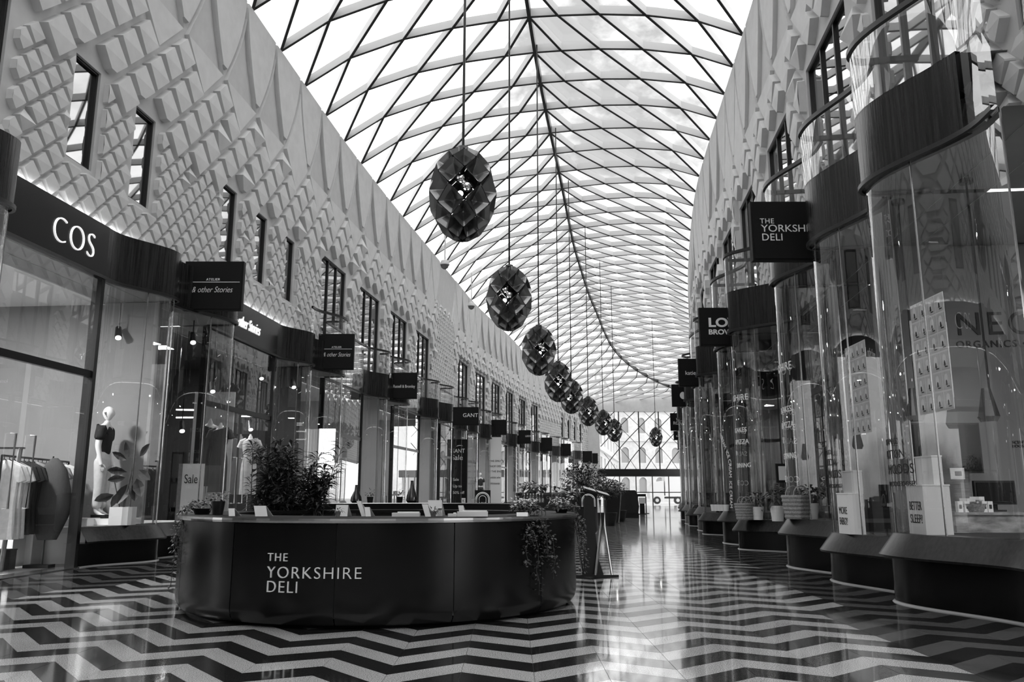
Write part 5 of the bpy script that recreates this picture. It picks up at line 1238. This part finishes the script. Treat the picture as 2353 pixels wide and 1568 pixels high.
for px, pt, pb, Y, lab in ((2104, 893, 968, 9.9, 'glass pendant lamp in front of the picture sheet, left of two'), (2273, 893, 970, 9.2, 'glass pendant lamp near the marble counter, right of two')):
    t_, b_ = at(px, pt, Y), at(px, pb, Y); h = t_.z-b_.z; r = thing('glass_pendant', lab, 'pendant lamp', b_)
    b = MB(); b.lathe(b_, [(.0, 0), (.085, 0), (.12, h*.15), (.05, h), (.0, h)], 8); b.build('shade', glass('smoked_pendant_glass', .35, 1.5, 1.6, .05) if px < 2200 else bpy.data.materials['smoked_pendant_glass'], r)
    b = MB(); b.tube([t_-Vector((0, 0, h*.35)), t_, Vector((t_.x, t_.y, ZF0-.06))], .012, 6); b.build('cord', 'black', r)
    b = MB(); b.lathe(Vector((t_.x, t_.y, ZF0-.1)), [(0, 0), (.08, 0), (.08, .05)], 14); b.build('ceiling_rose', 'black', r)
# deli window goods
def basket(label, px, pt, pb, Y, zb, w):
    p = at(px, pb, Y); p.z = zb; h = at(px, pt, Y).z-zb; r = thing('woven_basket', label, 'basket', p)
    b = MB(); prof = [(.0, .0)]
    for k in range(13): prof.append((w*(.42+.1*k/12)*(1+.05*(k % 2)), h*.72*k/12))
    prof.append((w*.47, h*.72)); b.lathe(p, prof, 26); b.build('body', 'basket', r)
    for s in (-1, 1): b = MB(); b.tube([p+Vector((.26*w*math.cos(t), s*w*.4, h*.7+h*.3*math.sin(t))) for t in np.linspace(0, math.pi, 9)], .012, 6); b.build('handle', 'basket', r)
basket('large woven basket in the nearer deli window', 1835, 1117, 1190, 14.0, .8, .5); basket('woven basket in the farther deli window', 1712, 1142, 1192, 18.3, .66, .42)
def white_pot(label, px, pt, pb, Y, zb, plant=True):
    p = at(px, pb, Y); p.z = zb; h = max(.2, at(px, pt, Y).z-zb); r = thing('potted_plant', label, 'plant', p)
    prof = [(0, 0), (h*.36, 0)]+[(h*(.36+.1*k/8)*(1+.02*(k % 2)), h*k/8) for k in range(9)]+[(h*.4, h*.95), (0, h*.9)]
    b = MB(); b.lathe(p, prof, 22); b.build('pot', 'white', r)
    f = MB(); leaves(f, p+Vector((0, 0, h*1.7)), 60, (h*.7, h*.7, h*.7), h*.5, h*.12, rng); o = f.build('foliage', 'leaf', r); o['kind'] = 'stuff'
white_pot('ribbed white pot with a plant in the nearer deli window', 1866, 1157, 1190, 13.9, .8); white_pot('white pot with a plant in the farther deli window, left of two', 1742, 1165, 1192, 18.2, .66); white_pot('white pot with a plant in the farther deli window, right of two', 1787, 1163, 1192, 17.3, .66)
for k in range(5):
    p = at(1640+k*6, 1172, 21.0); r = thing('tub', 'white ice cream tub, %s from the left below the ICE CREAM letters' % ['first', 'second', 'third', 'fourth', 'fifth'][k], 'tub', (p.x, 21.0-.05*k, .8), 'white tubs in the ice cream window'); b = MB(); b.lathe((p.x, 21.0-.05*k, .8), [(0, 0), (.06, 0), (.075, .13), (.08, .13), (.08, .16), (0, .16)], 14); b.build('tub', 'paper', r)
for px0, px1, Y, lab in ((1782, 1800, 16.0, 'white framed picture on the deli back wall'),):
    a, c = at(px0, 1066, Y), at(px1+12, 1110, Y); r = thing('framed_picture', lab, 'picture', ((a.x+c.x)/2, Y, c.z)); b = MB(); b.box(((a.x+c.x)/2, Y+.02, (a.z+c.z)/2), (c.x-a.x, .04, a.z-c.z)); b.build('frame', 'black', r); b = MB(); b.box(((a.x+c.x)/2, Y, (a.z+c.z)/2), (c.x-a.x-.1, .02, a.z-c.z-.1)); b.build('picture', 'paper', r)

# ================================================================== FARTHER ALONG THE FLOOR
k2 = thing('black_kiosk', 'low black round kiosk behind the deli kiosk, below the potted tree', 'counter', (1.45, 26.5, 0))
b = MB(); b.lathe((1.45, 26.5, 0), [(1.25, .02), (1.3, .1), (1.3, 1.15), (1.33, 1.2), (1.33, 1.27), (.9, 1.27)], 40); b.build('body', 'black', k2, smooth=True)
b = MB(); b.lathe((1.45, 26.5, 0), [(1.335, 1.2), (1.34, 1.235), (1.335, 1.265)], 40); b.build('rim', 'blackmetal', k2)
text('CURATE', .12, lambda u, v, w: Vector((1.45, 26.5, 0))+Vector(((1.31+w)*math.sin((u-.4)/1.31), -(1.31+w)*math.cos((u-.4)/1.31), 1.08+v)), 'cloth_m', k2)
def tree(label, px, ptop, Y, R, zpot, n, seed, hh):
    p = at(px, 1138, Y); p.z = 0; t = at(px, ptop, Y).z; r = thing('potted_tree', label, 'tree', p); rg = random.Random(seed)
    b = MB(); b.lathe(p, [(.0, 0), (.35, .0), (.45, zpot), (.4, zpot), (.36, zpot-.06), (0, zpot-.06)], 18); b.build('pot', 'black', r, smooth=True)
    b = MB(); b.tube([p+Vector((0, 0, zpot-.08)), p+Vector((.03, 0, t*.6)), p+Vector((0, 0, t*.85))], [.05, .035, .02], 7)
    for k in range(9): a = k*.7; b.tube([p+Vector((.02, 0, t*.55+.04*k)), p+Vector((R*.7*math.cos(a), R*.7*math.sin(a), t*.7+.08*k))], [.02, .008], 5)
    b.build('trunk', 'stem', r)
    f = MB(); leaves(f, p+Vector((0, 0, t-R*hh)), n, (R, R, R*hh), .13, .04, rg, 1.0); o = f.build('foliage', 'leaf', r); o['kind'] = 'stuff'
tree('tall leafy potted tree behind the black kiosk', 1341, 1062, 30.0, .85, .5, 1500, 1, .75)
tree('lower leafy potted shrub right of the tall potted tree', 1392, 1100, 33.0, .65, .5, 800, 2, .6)
tree('small leafy potted shrub in front of the covered kiosk', 1417, 1108, 38.0, .5, .5, 400, 3, .6)
q = at(1409, 1198, 36); r = thing('tall_planter', 'black tapering planter bin with a bright steel edge beside the walkway', 'planter', (q.x, 36, 0))
b = MB(); b.mesh([(q.x-.3, 35.7, 0), (q.x+.22, 35.7, 0), (q.x+.22, 36.3, 0), (q.x-.3, 36.3, 0), (q.x-.38, 35.6, 1.2), (q.x+.34, 35.6, 1.3), (q.x+.34, 36.4, 1.3), (q.x-.38, 36.4, 1.2)], [(0, 1, 2, 3), (4, 5, 6, 7), (0, 1, 5, 4), (1, 2, 6, 5), (2, 3, 7, 6), (3, 0, 4, 7)]); b.build('body', 'black', r)
b = MB(); b.tube([(q.x+.2, 35.68, .02), (q.x+.32, 35.58, 1.3)], .03, 6); b.build('edge_strip', 'steel', r); b = MB(); b.box((q.x, 36, 1.27), (.74, .82, .05)); b.build('lid', 'blackmetal', r)
Y = 44; a, c = at(1419, 1130, Y), at(1468, 1187, Y); r = thing('covered_kiosk', 'black kiosk under a draped dark cover, farthest along the left of the walkway', 'kiosk', ((a.x+c.x)/2, Y, 0)); w = c.x-a.x
b = MB(); b.box(((a.x+c.x)/2, Y+.5, .12), (w, 1.2, .24)); b.build('base', 'black', r)
b = MB(); b.grid([[((a.x+c.x)/2+w*.5*sx*(1-.35*max(0, (z-.9)/.6)**2)+.03*math.sin(z*9+sx*3), Y+.5+sy*.55, z) for sx, sy in ((-1, -1), (-.3, -1.05), (.4, -1), (1, -1), (1, 1), (-1, 1))] for z in (.24, .6, .95, 1.2, 1.38, 1.45)], 0, True); b.poly([((a.x+c.x)/2+w*.33*sx, Y+.5+sy*.5, 1.45) for sx, sy in ((-1, -1), (1, -1), (1, 1), (-1, 1))]); b.build('cover', 'cloth_b', r)
q = at(1476, 1178, 52); r = thing('sign_pedestal', 'slim black sign pedestal with a white card before the far doors', 'sign', (q.x, 52, 0))
b = MB(); b.box((q.x, 52, .5), (.3, .1, 1.0)); b.box((q.x, 52, .02), (.5, .3, .04)); b.build('post', 'black', r); b = MB(); b.box((q.x, 51.93, .85), (.42, .03, .36)); b.build('card', 'paper', r); b = MB(); b.box((q.x, 52, 1.18), (.5, .08, .16)); b.build('header', 'black', r)
q = at(1485, 1177, 54); r = thing('barrier_post', 'thin black barrier post beside the sign pedestal', 'barrier post', (q.x, 54, 0))
b = MB(); b.tube([(q.x, 54, 0), (q.x, 54, 1.1)], .035, 8); b.build('post', 'black', r); b = MB(); b.lathe((q.x, 54, 0), [(.0, .05), (.2, .03), (.2, 0)], 16); b.build('base', 'black', r)
